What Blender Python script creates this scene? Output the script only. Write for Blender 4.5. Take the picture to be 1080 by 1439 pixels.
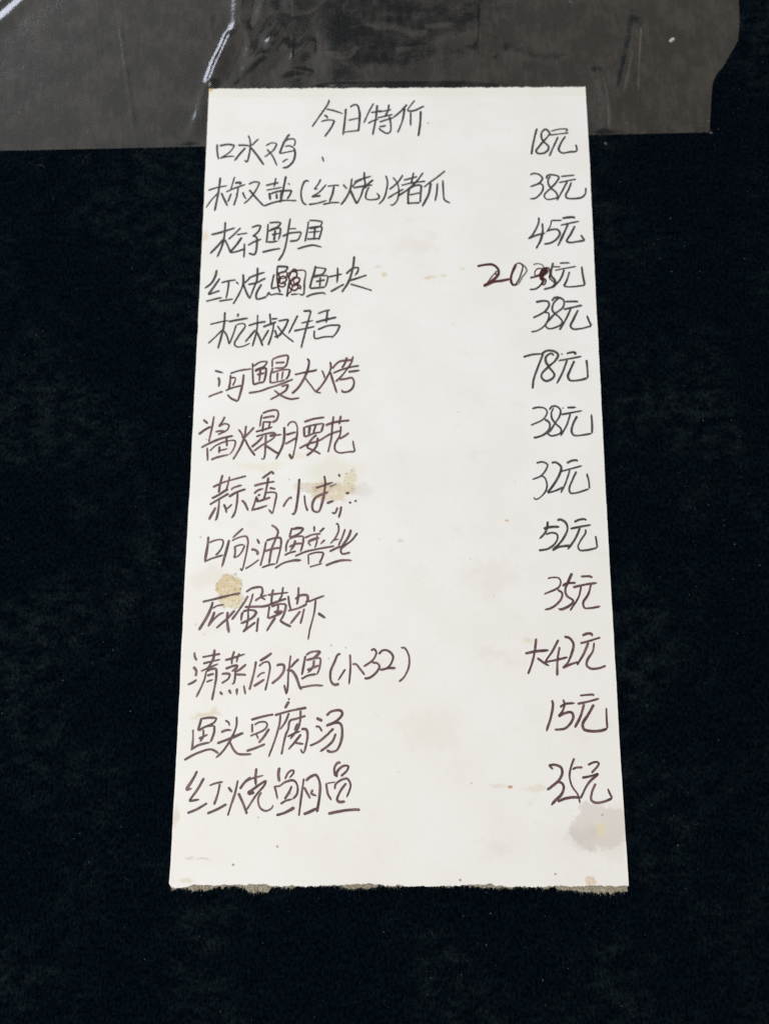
import bpy, math, random
import numpy as np
from mathutils import Matrix, Vector, noise as mnoise

for o in list(bpy.data.objects):
    bpy.data.objects.remove(o)
SC = bpy.context.scene
COL = SC.collection
random.seed(7)
RNG = np.random.default_rng(7)
MM = 0.001

# ------------------------------------------------------------------ camera, world, lamps, exposure
CAM_H = 0.229
cam_d = bpy.data.cameras.new('camera')
cam_d.sensor_fit = 'VERTICAL'
cam_d.sensor_height = 24.0
cam_d.lens = 24.0 * 1050.0 / 1439.0
cam_d.clip_start = 0.01
cam_d.clip_end = 50
cam = bpy.data.objects.new('camera', cam_d)
COL.objects.link(cam)
cam.matrix_world = Matrix.Translation((0, 0, CAM_H)) @ Matrix.Rotation(0.185, 4, 'X') @ Matrix.Rotation(-0.05, 4, 'Z')
cam_d.dof.use_dof = True
cam_d.dof.focus_distance = 0.216
cam_d.dof.aperture_fstop = 6.5
SC.camera = cam

SC.view_settings.view_transform = 'Standard'
SC.view_settings.look = 'None'
SC.view_settings.exposure = 0.0
SC.view_settings.gamma = 1.0
SC.view_settings.use_curve_mapping = False
SC.cycles.use_denoising = False
SC.cycles.max_bounces = 8
SC.cycles.transparent_max_bounces = 16

W = bpy.data.worlds.new('World')
SC.world = W
W.use_nodes = True


class NT:
    """small helper round a node tree"""
    def __init__(self, tree):
        self.t = tree
        self.n = tree.nodes
        self.l = tree.links

    def node(self, typ, ins=None, **props):
        nd = self.n.new(typ)
        for k, v in props.items():
            setattr(nd, k, v)
        for k, v in (ins or {}).items():
            self.put(nd.inputs[k], v)
        return nd

    def put(self, sock, v):
        if isinstance(v, bpy.types.NodeSocket):
            self.l.new(v, sock)
        else:
            sock.default_value = v

    def math(self, op, a, b=0.0, clamp=False):
        nd = self.node('ShaderNodeMath', {0: a, 1: b}, operation=op)
        nd.use_clamp = clamp
        return nd.outputs[0]

    def vmath(self, op, a, b=(0, 0, 0)):
        nd = self.node('ShaderNodeVectorMath', {0: a, 1: b}, operation=op)
        return nd.outputs['Value'] if op in ('LENGTH', 'DOT_PRODUCT', 'DISTANCE') else nd.outputs[0]

    def ramp(self, v, a, b, lo=0.0, hi=1.0, smooth=True):
        nd = self.node('ShaderNodeMapRange', {0: v, 1: a, 2: b, 3: lo, 4: hi})
        nd.interpolation_type = 'SMOOTHSTEP' if smooth else 'LINEAR'
        return nd.outputs[0]

    def mix(self, f, a, b, mode='MIX'):
        nd = self.node('ShaderNodeMix', data_type='RGBA', blend_type=mode)
        self.put(nd.inputs[0], f)
        self.put(nd.inputs[6], a if isinstance(a, bpy.types.NodeSocket) else (*a, 1))
        self.put(nd.inputs[7], b if isinstance(b, bpy.types.NodeSocket) else (*b, 1))
        return nd.outputs[2]

    def noise(self, vec, scale, detail=2.0, rough=0.5, dist=0.0):
        return self.node('ShaderNodeTexNoise', {'Vector': vec, 'Scale': scale, 'Detail': detail, 'Roughness': rough, 'Distortion': dist})


# the room the table stands in: dim all round, a paler wall and ceiling beyond the table
w = NT(W.node_tree)
bg = W.node_tree.nodes['Background']
wdir = w.node('ShaderNodeTexCoord').outputs['Generated']
wsep = w.node('ShaderNodeSeparateXYZ', {0: wdir})
up = w.ramp(wsep.outputs[2], 0.48, 0.62)
dn = w.ramp(wsep.outputs[2], 0.93, 0.86)
fw = w.ramp(wsep.outputs[1], 0.15, 0.40)
band = w.math('MULTIPLY', w.math('MULTIPLY', up, dn), fw)
side = w.ramp(wsep.outputs[0], -0.45, 0.35)
wcol = w.mix(side, (0.66, 0.645, 0.62), (0.45, 0.395, 0.335))
# dark patch put into the background, mirrored as the film's dark area
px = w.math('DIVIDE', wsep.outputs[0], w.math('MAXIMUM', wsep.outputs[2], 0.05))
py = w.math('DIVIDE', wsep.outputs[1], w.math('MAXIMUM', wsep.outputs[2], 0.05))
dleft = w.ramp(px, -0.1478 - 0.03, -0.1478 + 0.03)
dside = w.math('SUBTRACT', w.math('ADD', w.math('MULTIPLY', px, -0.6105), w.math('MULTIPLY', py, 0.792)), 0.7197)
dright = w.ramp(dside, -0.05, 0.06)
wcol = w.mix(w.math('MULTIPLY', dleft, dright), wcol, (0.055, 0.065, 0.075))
# bright panel added at left so left-facing film folds gleam
lw = w.math('MULTIPLY', w.math('MULTIPLY', w.ramp(wsep.outputs[0], -0.30, -0.42), w.ramp(wsep.outputs[2], 0.15, 0.3)), w.math('MULTIPLY', w.ramp(wsep.outputs[2], 0.64, 0.57), w.ramp(wsep.outputs[1], 0.3, 0.5)))
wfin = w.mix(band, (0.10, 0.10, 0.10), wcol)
rw = w.math('MULTIPLY', w.math('MULTIPLY', w.ramp(wsep.outputs[0], 0.52, 0.64), w.ramp(wsep.outputs[2], 0.2, 0.4)), w.ramp(wsep.outputs[1], 0.2, 0.4))  # warm panel added at right, brightens right-facing sides of the film ridges
wfin = w.mix(rw, wfin, (0.95, 0.85, 0.74))
wfin = w.mix(lw, wfin, (1.25, 1.25, 1.3))
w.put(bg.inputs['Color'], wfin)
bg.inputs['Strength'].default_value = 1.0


def area(name, loc, aim, size, power, col):
    d = bpy.data.lights.new(name, 'AREA')
    d.shape = 'DISK'
    d.size = size
    d.energy = power
    d.color = col
    o = bpy.data.objects.new(name, d)
    COL.objects.link(o)
    o.location = loc
    o.rotation_euler = (Vector(aim) - Vector(loc)).to_track_quat('-Z', 'Y').to_euler()
    return o


area('ceiling_lamp', (-0.75, -0.05, 1.65), (0, 0.06, 0), 0.9, 30.0, (0.995, 0.993, 0.972))
area('crease_glint_lamp', (-0.67, 1.13, 0.52), (-0.07, 0.22, 0), 0.44, 2.6, (0.78, 0.84, 1.0))  # added lamp, placed to make glints along the film creases

# ------------------------------------------------------------------ helpers


def mat(name):
    m = bpy.data.materials.new(name)
    m.use_nodes = True
    nt = NT(m.node_tree)
    m.node_tree.nodes.clear()
    out = nt.node('ShaderNodeOutputMaterial')
    return m, nt, out


def link_mesh(name, verts, faces, material, parent=None, smooth=False, uvs=None):
    me = bpy.data.meshes.new(name)
    me.from_pydata([tuple(map(float, v)) for v in verts], [], [tuple(map(int, f)) for f in faces])
    if uvs is not None:
        uv = me.uv_layers.new(name='UVMap')
        idx = np.empty(len(me.loops), dtype=np.int32)
        me.loops.foreach_get('vertex_index', idx)
        uv.data.foreach_set('uv', np.asarray(uvs, dtype=np.float32)[idx].ravel())
    if smooth:
        me.polygons.foreach_set('use_smooth', [True] * len(me.polygons))
    me.materials.append(material)
    me.update()
    o = bpy.data.objects.new(name, me)
    COL.objects.link(o)
    if parent:
        o.parent = parent
    return o


def grid_faces(nu, nv):
    i = np.arange(nu - 1)[:, None] * nv + np.arange(nv - 1)[None, :]
    i = i.ravel()
    return np.stack([i, i + nv, i + nv + 1, i + 1], 1)


def interp(x, pts):
    p = np.array(pts, float)
    return np.interp(x, p[:, 0], p[:, 1])


def fbm1(x, seed, scale, octs=4):
    return np.array([sum(mnoise.noise((v / scale * 2 ** k, seed * 7.3 + k * 3.1, 0.5)) / 1.6 ** k for k in range(octs)) for v in x])


# ------------------------------------------------------------------ materials
def velvet_material():
    m, t, out = mat('black_velvet')
    co = t.vmath('MULTIPLY', t.node('ShaderNodeTexCoord').outputs['Object'], (1000, 1000, 1000))
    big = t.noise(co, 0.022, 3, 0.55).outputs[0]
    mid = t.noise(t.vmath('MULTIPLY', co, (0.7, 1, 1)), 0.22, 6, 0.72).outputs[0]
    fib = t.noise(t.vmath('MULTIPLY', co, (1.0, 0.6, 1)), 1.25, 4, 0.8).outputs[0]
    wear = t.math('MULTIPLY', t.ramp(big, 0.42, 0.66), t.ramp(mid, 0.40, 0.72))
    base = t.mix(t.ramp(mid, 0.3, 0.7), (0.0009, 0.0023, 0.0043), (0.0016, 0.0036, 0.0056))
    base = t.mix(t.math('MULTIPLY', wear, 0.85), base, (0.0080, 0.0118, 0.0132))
    base = t.mix(1.0, base, t.node('ShaderNodeCombineColor', {0: t.ramp(fib, 0.36, 0.66, 0.35, 2.1), 1: t.ramp(fib, 0.36, 0.66, 0.35, 2.1), 2: t.ramp(fib, 0.36, 0.66, 0.35, 2.1)}).outputs[0], 'MULTIPLY')
    bump = t.node('ShaderNodeBump', {'Height': fib, 'Strength': 0.8, 'Distance': 0.0004})
    p = t.node('ShaderNodeBsdfPrincipled', {'Base Color': base, 'Roughness': 1.0, 'Specular IOR Level': 0.0, 'Normal': bump.outputs[0]})
    t.l.new(p.outputs[0], out.inputs[0])
    return m


def film_material():
    m, t, out = mat('clear_plastic_film')
    co = t.vmath('MULTIPLY', t.node('ShaderNodeTexCoord').outputs['Object'], (1000, 1000, 1000))
    n1 = t.noise(co, 0.09, 5, 0.62).outputs[0]
    n2 = t.noise(t.vmath('MULTIPLY', co, (1.0, 0.25, 1)), 0.5, 4, 0.7).outputs[0]
    n3 = t.noise(co, 1.6, 2, 0.6).outputs[0]
    dust = t.math('ADD', t.ramp(n1, 0.3, 0.7, 0.0, 0.6), t.ramp(n2, 0.35, 0.75, 0.0, 0.5))
    dcol = t.mix(t.ramp(dust, 0.2, 0.9), (0.0075, 0.007, 0.0063), (0.027, 0.0245, 0.0215))
    diff = t.node('ShaderNodeBsdfDiffuse', {'Color': dcol})
    tr = t.node('ShaderNodeBsdfTransparent', {'Color': (0.93, 0.93, 0.92, 1)})
    add = t.node('ShaderNodeAddShader', {0: tr.outputs[0], 1: diff.outputs[0]})
    bump = t.node('ShaderNodeBump', {'Height': t.math('ADD', n1, t.math('MULTIPLY', n3, 0.02)), 'Strength': 0.5, 'Distance': 0.0004})
    gl = t.node('ShaderNodeBsdfGlossy', {'Color': (1, 1, 1, 1), 'Roughness': 0.14, 'Normal': bump.outputs[0]})
    fr = t.node('ShaderNodeFresnel', {'IOR': 1.5, 'Normal': bump.outputs[0]})
    fac = t.math('MULTIPLY', fr.outputs[0], 1.55, True)
    mx = t.node('ShaderNodeMixShader', {0: fac, 1: add.outputs[0], 2: gl.outputs[0]})
    t.l.new(mx.outputs[0], out.inputs[0])
    return m


# spots on the card: centre (mm), radii (mm), colour, strength, ragged edge, softness, grain
SPOTS = [(-19.69, -7.89, 8.02, 4.46, (0.7, 0.67, 0.56), 0.55, 4, 0.5, 0),
    (-11.17, -14.72, 3.54, 2.22, (0.66, 0.62, 0.6), 0.5, 3, 0.4, 0),
    (-57.0, -42.03, 5.66, 2.83, (0.7, 0.66, 0.57), 0.5, 5, 0.5, 0),
    (-43.19, -5.59, 7.16, 1.34, (0.72, 0.68, 0.52), 0.5, 4, 0.6, 0),
    (28.46, -40.83, 8.22, 4.76, (0.67, 0.61, 0.54), 0.28, 8, 0.7, 0),
    (6.35, 68.99, 6.13, 3.3, (0.69, 0.64, 0.57), 0.35, 8, 0.7, 0),
    (30.02, -64.23, 5.52, 2.55, (0.68, 0.63, 0.55), 0.3, 8, 0.7, 0),
    (7.57, -85.82, 8.35, 4.59, (0.7, 0.66, 0.56), 0.28, 9, 0.8, 0),
    (-56.48, -81.56, 4.21, 1.05, (0.62, 0.52, 0.36), 0.55, 4, 0.6, 0),
    (-32.08, -2.83, 4.03, 1.12, (0.72, 0.68, 0.5), 0.4, 3, 0.6, 0),
    (38.64, -60.02, 1.49, 1.06, (0.66, 0.62, 0.42), 0.5, 2, 0.5, 0),
    (60.03, -117.94, 5.66, 4.45, (0.68, 0.62, 0.54), 0.45, 6, 0.5, 0),
    (57.24, -112.98, 8.13, 6.3, (0.56, 0.505, 0.46), 0.55, 4, 0.09, 0),
    (53.05, -115.68, 4.46, 3.65, (0.45, 0.4, 0.36), 0.22, 6, 0.5, 0),
    (62.47, -110.26, 2.85, 3.66, (0.66, 0.6, 0.52), 0.3, 5, 0.5, 0),
    (58.25, -113.17, 1.63, 1.83, (0.7, 0.63, 0.4), 0.6, 3, 0.5, 0),
    (28.61, -119.03, 3.24, 1.82, (0.62, 0.59, 0.54), 0.22, 4, 0.7, 0),
    (-51.25, -44.41, 3.91, 3.91, (0.64, 0.51, 0.27), 0.95, 2.6, 0.12, 0.5),
    (-50.43, -48.5, 3.68, 2.16, (0.7, 0.6, 0.36), 0.88, 3.2, 0.18, 0.55),
    (-19.6, -14.27, 6.65, 3.55, (0.64, 0.51, 0.27), 0.72, 4.5, 0.25, 0.55),
    (-28.06, -12.91, 4.22, 1.56, (0.62, 0.52, 0.36), 0.6, 3.5, 0.3, 0.6),
    (-14.76, -10.17, 2.0, 3.11, (0.68, 0.6, 0.33), 0.6, 3, 0.3, 0.5),
    (-22.95, -12.45, 3.55, 1.78, (0.64, 0.5, 0.36), 0.5, 3, 0.4, 0.4),
    (54.54, -126.84, 1.41, 1.2, (0.66, 0.42, 0.17), 0.65, 2.0, 0.3, 0.75),
    (-64.4, 127.88, 0.74, 0.99, (0.66, 0.42, 0.17), 0.8, 1, 0.4, 0),
    (-4.01, 58.56, 0.94, 0.94, (0.64, 0.51, 0.27), 0.6, 1.2, 0.5, 0),
    (-6.13, 61.36, 0.94, 0.7, (0.64, 0.51, 0.27), 0.35, 1.5, 0.5, 0),
    (10.5, 57.51, 1.64, 0.58, (0.64, 0.51, 0.27), 0.55, 1.5, 0.5, 0),
    (15.18, 58.0, 1.17, 0.58, (0.64, 0.51, 0.27), 0.45, 1.2, 0.5, 0),
    (21.3, 60.77, 0.94, 0.59, (0.64, 0.51, 0.27), 0.4, 1.2, 0.5, 0),
    (-66.39, -3.05, 1.35, 2.02, (0.66, 0.42, 0.17), 0.42, 2.5, 0.5, 0),
    (-64.07, 72.84, 1.19, 1.9, (0.64, 0.51, 0.27), 0.4, 2, 0.6, 0),
    (-64.21, -110.4, 0.82, 2.88, (0.58, 0.54, 0.36), 0.5, 2, 0.5, 0),
    (-59.9, 58.96, 1.18, 0.71, (0.64, 0.51, 0.27), 0.2, 2, 0.6, 0),
    (32.55, -101.63, 0.82, 0.41, (0.42, 0.22, 0.07), 0.85, 0.8, 0.4, 0),
    (29.07, -101.25, 2.47, 0.51, (0.62, 0.52, 0.36), 0.35, 1.5, 0.6, 0),
    (39.73, -102.19, 2.88, 0.82, (0.62, 0.52, 0.36), 0.35, 2.5, 0.6, 0),
    (33.92, -23.46, 0.66, 0.33, (0.55, 0.35, 0.15), 0.7, 0.6, 0.5, 0),
    (0.77, -29.92, 0.87, 0.66, (0.62, 0.52, 0.36), 0.5, 1, 0.5, 0),
    (-59.13, -121.33, 1.22, 0.61, (0.5, 0.46, 0.4), 0.45, 2, 0.5, 0),
    (-55.45, -121.69, 2.04, 0.24, (0.45, 0.42, 0.38), 0.5, 1.2, 0.5, 0),
    (-60.06, -127.2, 1.82, 0.81, (0.62, 0.55, 0.4), 0.5, 2, 0.5, 0),
    (-34.39, -118.36, 0.33, 0.33, (0.22, 0.18, 0.14), 0.7, 0.3, 0.4, 0),
    (-46.84, -123.17, 0.35, 0.35, (0.22, 0.18, 0.14), 0.8, 0.3, 0.4, 0),
    (17.54, -127.02, 0.34, 0.34, (0.22, 0.18, 0.14), 0.85, 0.3, 0.4, 0),
    (44.56, -125.2, 0.3, 0.3, (0.22, 0.18, 0.14), 0.85, 0.3, 0.4, 0),
    (21.26, -100.89, 0.27, 0.27, (0.22, 0.18, 0.14), 0.5, 0.3, 0.4, 0),
    (66.87, -104.43, 0.31, 0.31, (0.22, 0.18, 0.14), 0.4, 0.3, 0.4, 0),
    (58.65, -109.32, 0.31, 0.31, (0.22, 0.18, 0.14), 0.6, 0.3, 0.4, 0),
    (-33.89, -10.63, 0.27, 0.27, (0.22, 0.18, 0.14), 0.5, 0.3, 0.4, 0),
    (-19.98, -61.62, 0.3, 0.3, (0.22, 0.18, 0.14), 0.5, 0.3, 0.4, 0),
    (-15.49, -62.24, 0.3, 0.3, (0.22, 0.18, 0.14), 0.5, 0.3, 0.4, 0),
    (-60.67, -28.86, 0.35, 0.35, (0.22, 0.18, 0.14), 0.4, 0.3, 0.4, 0),
    (-49.45, -40.28, 0.39, 0.39, (0.22, 0.18, 0.14), 0.5, 0.3, 0.4, 0),
    (-60.92, -55.36, 0.3, 0.3, (0.22, 0.18, 0.14), 0.4, 0.3, 0.4, 0),
    (0.24, -97.82, 0.27, 0.27, (0.22, 0.18, 0.14), 0.3, 0.3, 0.4, 0)]


def paper_material():
    m, t, out = mat('stained_white_paper')
    co = t.vmath('MULTIPLY', t.node('ShaderNodeTexCoord').outputs['Object'], (1000, 1000, 1000))
    co = t.vmath('MULTIPLY', co, (1, 1, 0))
    n1 = t.noise(co, 0.045, 4, 0.55).outputs[0]
    n2 = t.noise(co, 0.9, 4, 0.65).outputs[0]
    n3 = t.noise(co, 3.2, 2, 0.6).outputs[0]
    n4 = t.noise(co, 1.15, 2, 0.6).outputs[0]
    rag = t.noise(co, 0.16, 5, 0.62)
    col = t.mix(t.ramp(n1, 0.35, 0.68), (0.800, 0.795, 0.778), (0.775, 0.760, 0.732))
    col = t.mix(t.ramp(n2, 0.5, 0.8, 0.0, 0.22), col, (0.66, 0.63, 0.58))
    sm = t.noise(t.vmath('MULTIPLY', co, (0.6, 1, 1)), 0.10, 5, 0.7).outputs[0]
    col = t.mix(t.ramp(sm, 0.56, 0.72, 0.0, 0.16), col, (0.62, 0.57, 0.50))
    vs = t.node('ShaderNodeSeparateXYZ', {0: co})
    col = t.mix(t.ramp(vs.outputs[1], 30, -110, 0.0, 0.5), col, t.mix(1.0, col, (1.0, 0.975, 0.945), 'MULTIPLY'))
    strip = t.math('MULTIPLY', t.ramp(vs.outputs[1], 124.6, 125.4), t.ramp(n2, 0.2, 0.7, 0.5, 1.0))
    col = t.mix(t.math('MULTIPLY', strip, 0.5), col, (0.72, 0.70, 0.60))
    # small flecks of dirt
    vor = t.node('ShaderNodeTexVoronoi', {'Vector': co, 'Scale': 0.10})
    wn = t.node('ShaderNodeSeparateColor', {0: vor.outputs['Color']})
    fl = t.math('MULTIPLY', t.ramp(vor.outputs['Distance'], 0.035, 0.018), t.ramp(wn.outputs[0], 0.62, 0.72))
    col = t.mix(t.math('MULTIPLY', fl, 0.55), col, (0.25, 0.21, 0.17))
    vor2 = t.node('ShaderNodeTexVoronoi', {'Vector': t.vmath('ADD', co, (31, 17, 0)), 'Scale': 0.17})
    wn2 = t.node('ShaderNodeSeparateColor', {0: vor2.outputs['Color']})
    fl2 = t.math('MULTIPLY', t.ramp(vor2.outputs['Distance'], 0.10, 0.03), t.ramp(wn2.outputs[1], 0.75, 0.85))
    col = t.mix(t.math('MULTIPLY', fl2, 0.28), col, (0.50, 0.40, 0.27))
    ragv = t.vmath('SUBTRACT', rag.outputs['Color'], (0.5, 0.5, 0.5))
    crust = None
    for (cx, cy, rx, ry, c, s, amp, soft, grain) in SPOTS:
        d = t.vmath('SUBTRACT', co, (cx, cy, 0))
        d = t.vmath('ADD', d, t.vmath('MULTIPLY', ragv, (amp * 2.6, amp * 2.6, 0)))
        d = t.vmath('LENGTH', t.vmath('MULTIPLY', d, (1 / rx, 1 / ry, 0)))
        f = t.ramp(d, 1 + soft, 1 - soft)
        if grain > 0:
            gsrc = t.math('ADD', t.math('MULTIPLY', n2, 0.6), t.math('MULTIPLY', n3, 0.4))
            g = t.ramp(gsrc, 0.38, 0.58, 1 - grain, 1.0)
            ff = t.math('MULTIPLY', f, g)
            crust = ff if crust is None else t.math('MAXIMUM', crust, ff)
            rim = t.math('MULTIPLY', t.ramp(d, 0.6, 0.95), f)
            cc = t.mix(t.math('MULTIPLY', rim, 0.35), c, tuple(v * 0.62 for v in c))
            cc = t.mix(t.math('MULTIPLY', t.ramp(n4, 0.56, 0.64, 0.0, 0.85), t.ramp(d, 0.1, 0.7, 0.45, 1.0)), cc, (0.24, 0.15, 0.07))
            col = t.mix(t.math('MULTIPLY', ff, s), col, cc)
        else:
            col = t.mix(t.math('MULTIPLY', f, s), col, c)
    h = t.math('ADD', t.math('MULTIPLY', n2, 0.25), t.math('MULTIPLY', t.math('MULTIPLY', crust, n3), 3.0))
    bump = t.node('ShaderNodeBump', {'Height': h, 'Strength': 0.35, 'Distance': 0.00012})
    p = t.node('ShaderNodeBsdfPrincipled', {'Base Color': col, 'Roughness': 0.55, 'Specular IOR Level': 0.25, 'Normal': bump.outputs[0]})
    t.l.new(p.outputs[0], out.inputs[0])
    return m


def board_material(name, a, b):
    m, t, out = mat(name)
    co = t.vmath('MULTIPLY', t.node('ShaderNodeTexCoord').outputs['Object'], (1000, 1000, 1000))
    n = t.noise(co, 2.2, 4, 0.75).outputs[0]
    n2 = t.noise(co, 0.12, 3, 0.6).outputs[0]
    col = t.mix(t.ramp(n, 0.35, 0.68), a, b)
    col = t.mix(t.ramp(n2, 0.45, 0.7, 0, 0.5), col, (0.33, 0.25, 0.16))
    bump = t.node('ShaderNodeBump', {'Height': n, 'Strength': 0.8, 'Distance': 0.0003})
    p = t.node('ShaderNodeBsdfPrincipled', {'Base Color': col, 'Roughness': 0.95, 'Specular IOR Level': 0.1, 'Normal': bump.outputs[0]})
    t.l.new(p.outputs[0], out.inputs[0])
    return m


def ink_material(name, dark, light, core, alpha):
    """ballpoint line: two dark tracks with a paler groove between them, skipping here and there"""
    m, t, out = mat(name)
    uv = t.node('ShaderNodeUVMap')
    s = t.node('ShaderNodeSeparateXYZ', {0: uv.outputs[0]})
    v = t.math('ABSOLUTE', s.outputs[1])
    co = t.vmath('MULTIPLY', t.node('ShaderNodeTexCoord').outputs['Object'], (1000, 1000, 1000))
    n = t.noise(t.vmath('MULTIPLY', co, (1, 1, 0)), 2.2, 3, 0.7).outputs[0]
    n2 = t.noise(t.vmath('MULTIPLY', co, (1, 1, 0)), 0.22, 3, 0.6).outputs[0]
    groove = t.math('MULTIPLY', t.ramp(v, 0.42, 0.05), t.ramp(n2, 0.36, 0.66, 0.10, 1.0))
    col = t.mix(t.math('MAXIMUM', t.ramp(n, 0.46, 0.72, 0.0, 0.9), t.ramp(n2, 0.45, 0.66, 0.0, 0.75)), dark, light)
    col = t.mix(t.math('MULTIPLY', groove, 0.55), col, core)
    a = t.ramp(v, 1.0, 0.58)
    a = t.math('MULTIPLY', a, t.ramp(n, 0.74, 0.50, alpha * 0.55, alpha))
    p = t.node('ShaderNodeBsdfPrincipled', {'Base Color': col, 'Roughness': 0.5, 'Specular IOR Level': 0.3, 'Alpha': a})
    t.l.new(p.outputs[0], out.inputs[0])
    return m


def plain_material(name, a, b, rough=0.9, scale=1.5):
    m, t, out = mat(name)
    co = t.vmath('MULTIPLY', t.node('ShaderNodeTexCoord').outputs['Object'], (1000, 1000, 1000))
    n = t.noise(co, scale, 3, 0.6).outputs[0]
    p = t.node('ShaderNodeBsdfPrincipled', {'Base Color': t.mix(t.ramp(n, 0.3, 0.7), a, b), 'Roughness': rough, 'Specular IOR Level': 0.2})
    t.l.new(p.outputs[0], out.inputs[0])
    return m


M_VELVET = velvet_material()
M_FILM = film_material()
M_PAPER = paper_material()
M_BOARD = board_material('grey_brown_board', (0.18, 0.158, 0.12), (0.52, 0.47, 0.375))
M_FUZZ = plain_material('torn_paper_fibre', (0.24, 0.215, 0.17), (0.58, 0.54, 0.46))
M_WFUZZ = plain_material('white_paper_fibre', (0.70, 0.69, 0.66), (0.82, 0.81, 0.79))
M_LINT = plain_material('pale_lint', (0.02, 0.025, 0.03), (0.17, 0.18, 0.18), 0.9, 0.9)
M_CRUMB = plain_material('pale_crumb', (0.32, 0.31, 0.29), (0.62, 0.61, 0.59), 0.6, 1.2)
INK_GREY = ink_material('grey_black_ink', (0.026, 0.026, 0.026), (0.075, 0.074, 0.072), (0.13, 0.13, 0.127), 0.95)
INK_BROWN = ink_material('brown_black_ink', (0.062, 0.024, 0.031), (0.16, 0.072, 0.084), (0.32, 0.19, 0.195), 0.96)
INK_RED = ink_material('dark_red_black_ink', (0.034, 0.007, 0.006), (0.09, 0.017, 0.014), (0.15, 0.05, 0.04), 0.97)
INK_FAINT = ink_material('faint_grey_ink', (0.12, 0.12, 0.12), (0.22, 0.22, 0.215), (0.30, 0.30, 0.29), 0.8)

# ------------------------------------------------------------------ the black cloth of the table
n = 41
g = np.linspace(-0.5, 0.5, n)
vv = [(x, y + 0.12, 0.0) for x in g for y in g]
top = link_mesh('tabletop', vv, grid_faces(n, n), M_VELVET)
top['kind'] = 'structure'

# ------------------------------------------------------------------ the plastic film
FX0, FX1 = -185.0, 117.66
EDGE_R = [[168.96, 117.59], [175.24, 118.65], [184.91, 120.39], [189.07, 121.43], [192.36, 123.35], [195.06, 125.94], [198.65, 128.16], [201.97, 130.36], [204.74, 132.24], [212.79, 133.84], [221.56, 134.78], [248.42, 139.22], [270.02, 142.7]]      # (y, x) of the torn right end, mm
EDGE_B = [[-167.88, 177.55], [-126.03, 176.04], [-56.07, 173.76], [11.24, 171.91], [77.22, 170.68], [117.66, 169.5]]     # (x, y) of the straight near edge, mm
CARD_M = np.array([[5.13, 63.23], [0.998681, -0.051335], [0.051335, 0.998681]])  # card frame: origin, x axis, y axis (mm, unit, unit)
CW, CH = 130.02, 257.02
NU, NV = 900, 330
uu = np.linspace(0, 1, NU)
tt = np.linspace(0, 1, NV) ** 1.25
YT = 305.0
X = np.zeros((NU, NV))
Y = np.zeros((NU, NV))
ybase = interp(np.array([FX0, FX1]), EDGE_B)
for j in range(NV):
    yr = ybase[1] + (YT - ybase[1]) * tt[j]
    xr = interp([yr], EDGE_R)[0]
    xs = FX0 + (xr - FX0) * uu
    yb = interp(xs, EDGE_B)
    X[:, j] = xs
    Y[:, j] = yb + (YT - yb) * tt[j]


def seg_dist(px, py, a, b):
    d = np.subtract(b, a)
    L2 = d @ d
    t = np.clip(((px - a[0]) * d[0] + (py - a[1]) * d[1]) / L2, 0, 1)
    return np.hypot(px - a[0] - t * d[0], py - a[1] - t * d[1]), t


def smooth(x, a, b):
    t = np.clip((x - a) / (b - a), 0, 1)
    return t * t * (3 - 2 * t)


def catmull(P, step):
    P = np.asarray(P, float)
    if len(P) < 3:
        L = np.hypot(*(P[-1] - P[0]))
        k = max(2, int(L / step) + 1)
        return P[0] + (P[-1] - P[0]) * np.linspace(0, 1, k)[:, None]
    Q = np.vstack([2 * P[0] - P[1], P, 2 * P[-1] - P[-2]])
    out = []
    for i in range(1, len(Q) - 2):
        p0, p1, p2, p3 = Q[i - 1:i + 3]
        k = max(2, int(np.hypot(*(p2 - p1)) / step) + 1)
        # centripetal spacing keeps tight turns from overshooting
        t0 = 0.0
        t1 = t0 + max(np.hypot(*(p1 - p0)), 1e-6) ** 0.5
        t2 = t1 + max(np.hypot(*(p2 - p1)), 1e-6) ** 0.5
        t3 = t2 + max(np.hypot(*(p3 - p2)), 1e-6) ** 0.5
        t = np.linspace(t1, t2, k, endpoint=False)[:, None]
        A1 = (t1 - t) / (t1 - t0) * p0 + (t - t0) / (t1 - t0) * p1
        A2 = (t2 - t) / (t2 - t1) * p1 + (t - t1) / (t2 - t1) * p2
        A3 = (t3 - t) / (t3 - t2) * p2 + (t - t2) / (t3 - t2) * p3
        B1 = (t2 - t) / (t2 - t0) * A1 + (t - t0) / (t2 - t0) * A2
        B2 = (t3 - t) / (t3 - t1) * A2 + (t - t1) / (t3 - t1) * A3
        out.append((t2 - t) / (t2 - t1) * B1 + (t - t1) / (t2 - t1) * B2)
    out.append(P[-1:])
    return np.vstack(out)


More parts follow.
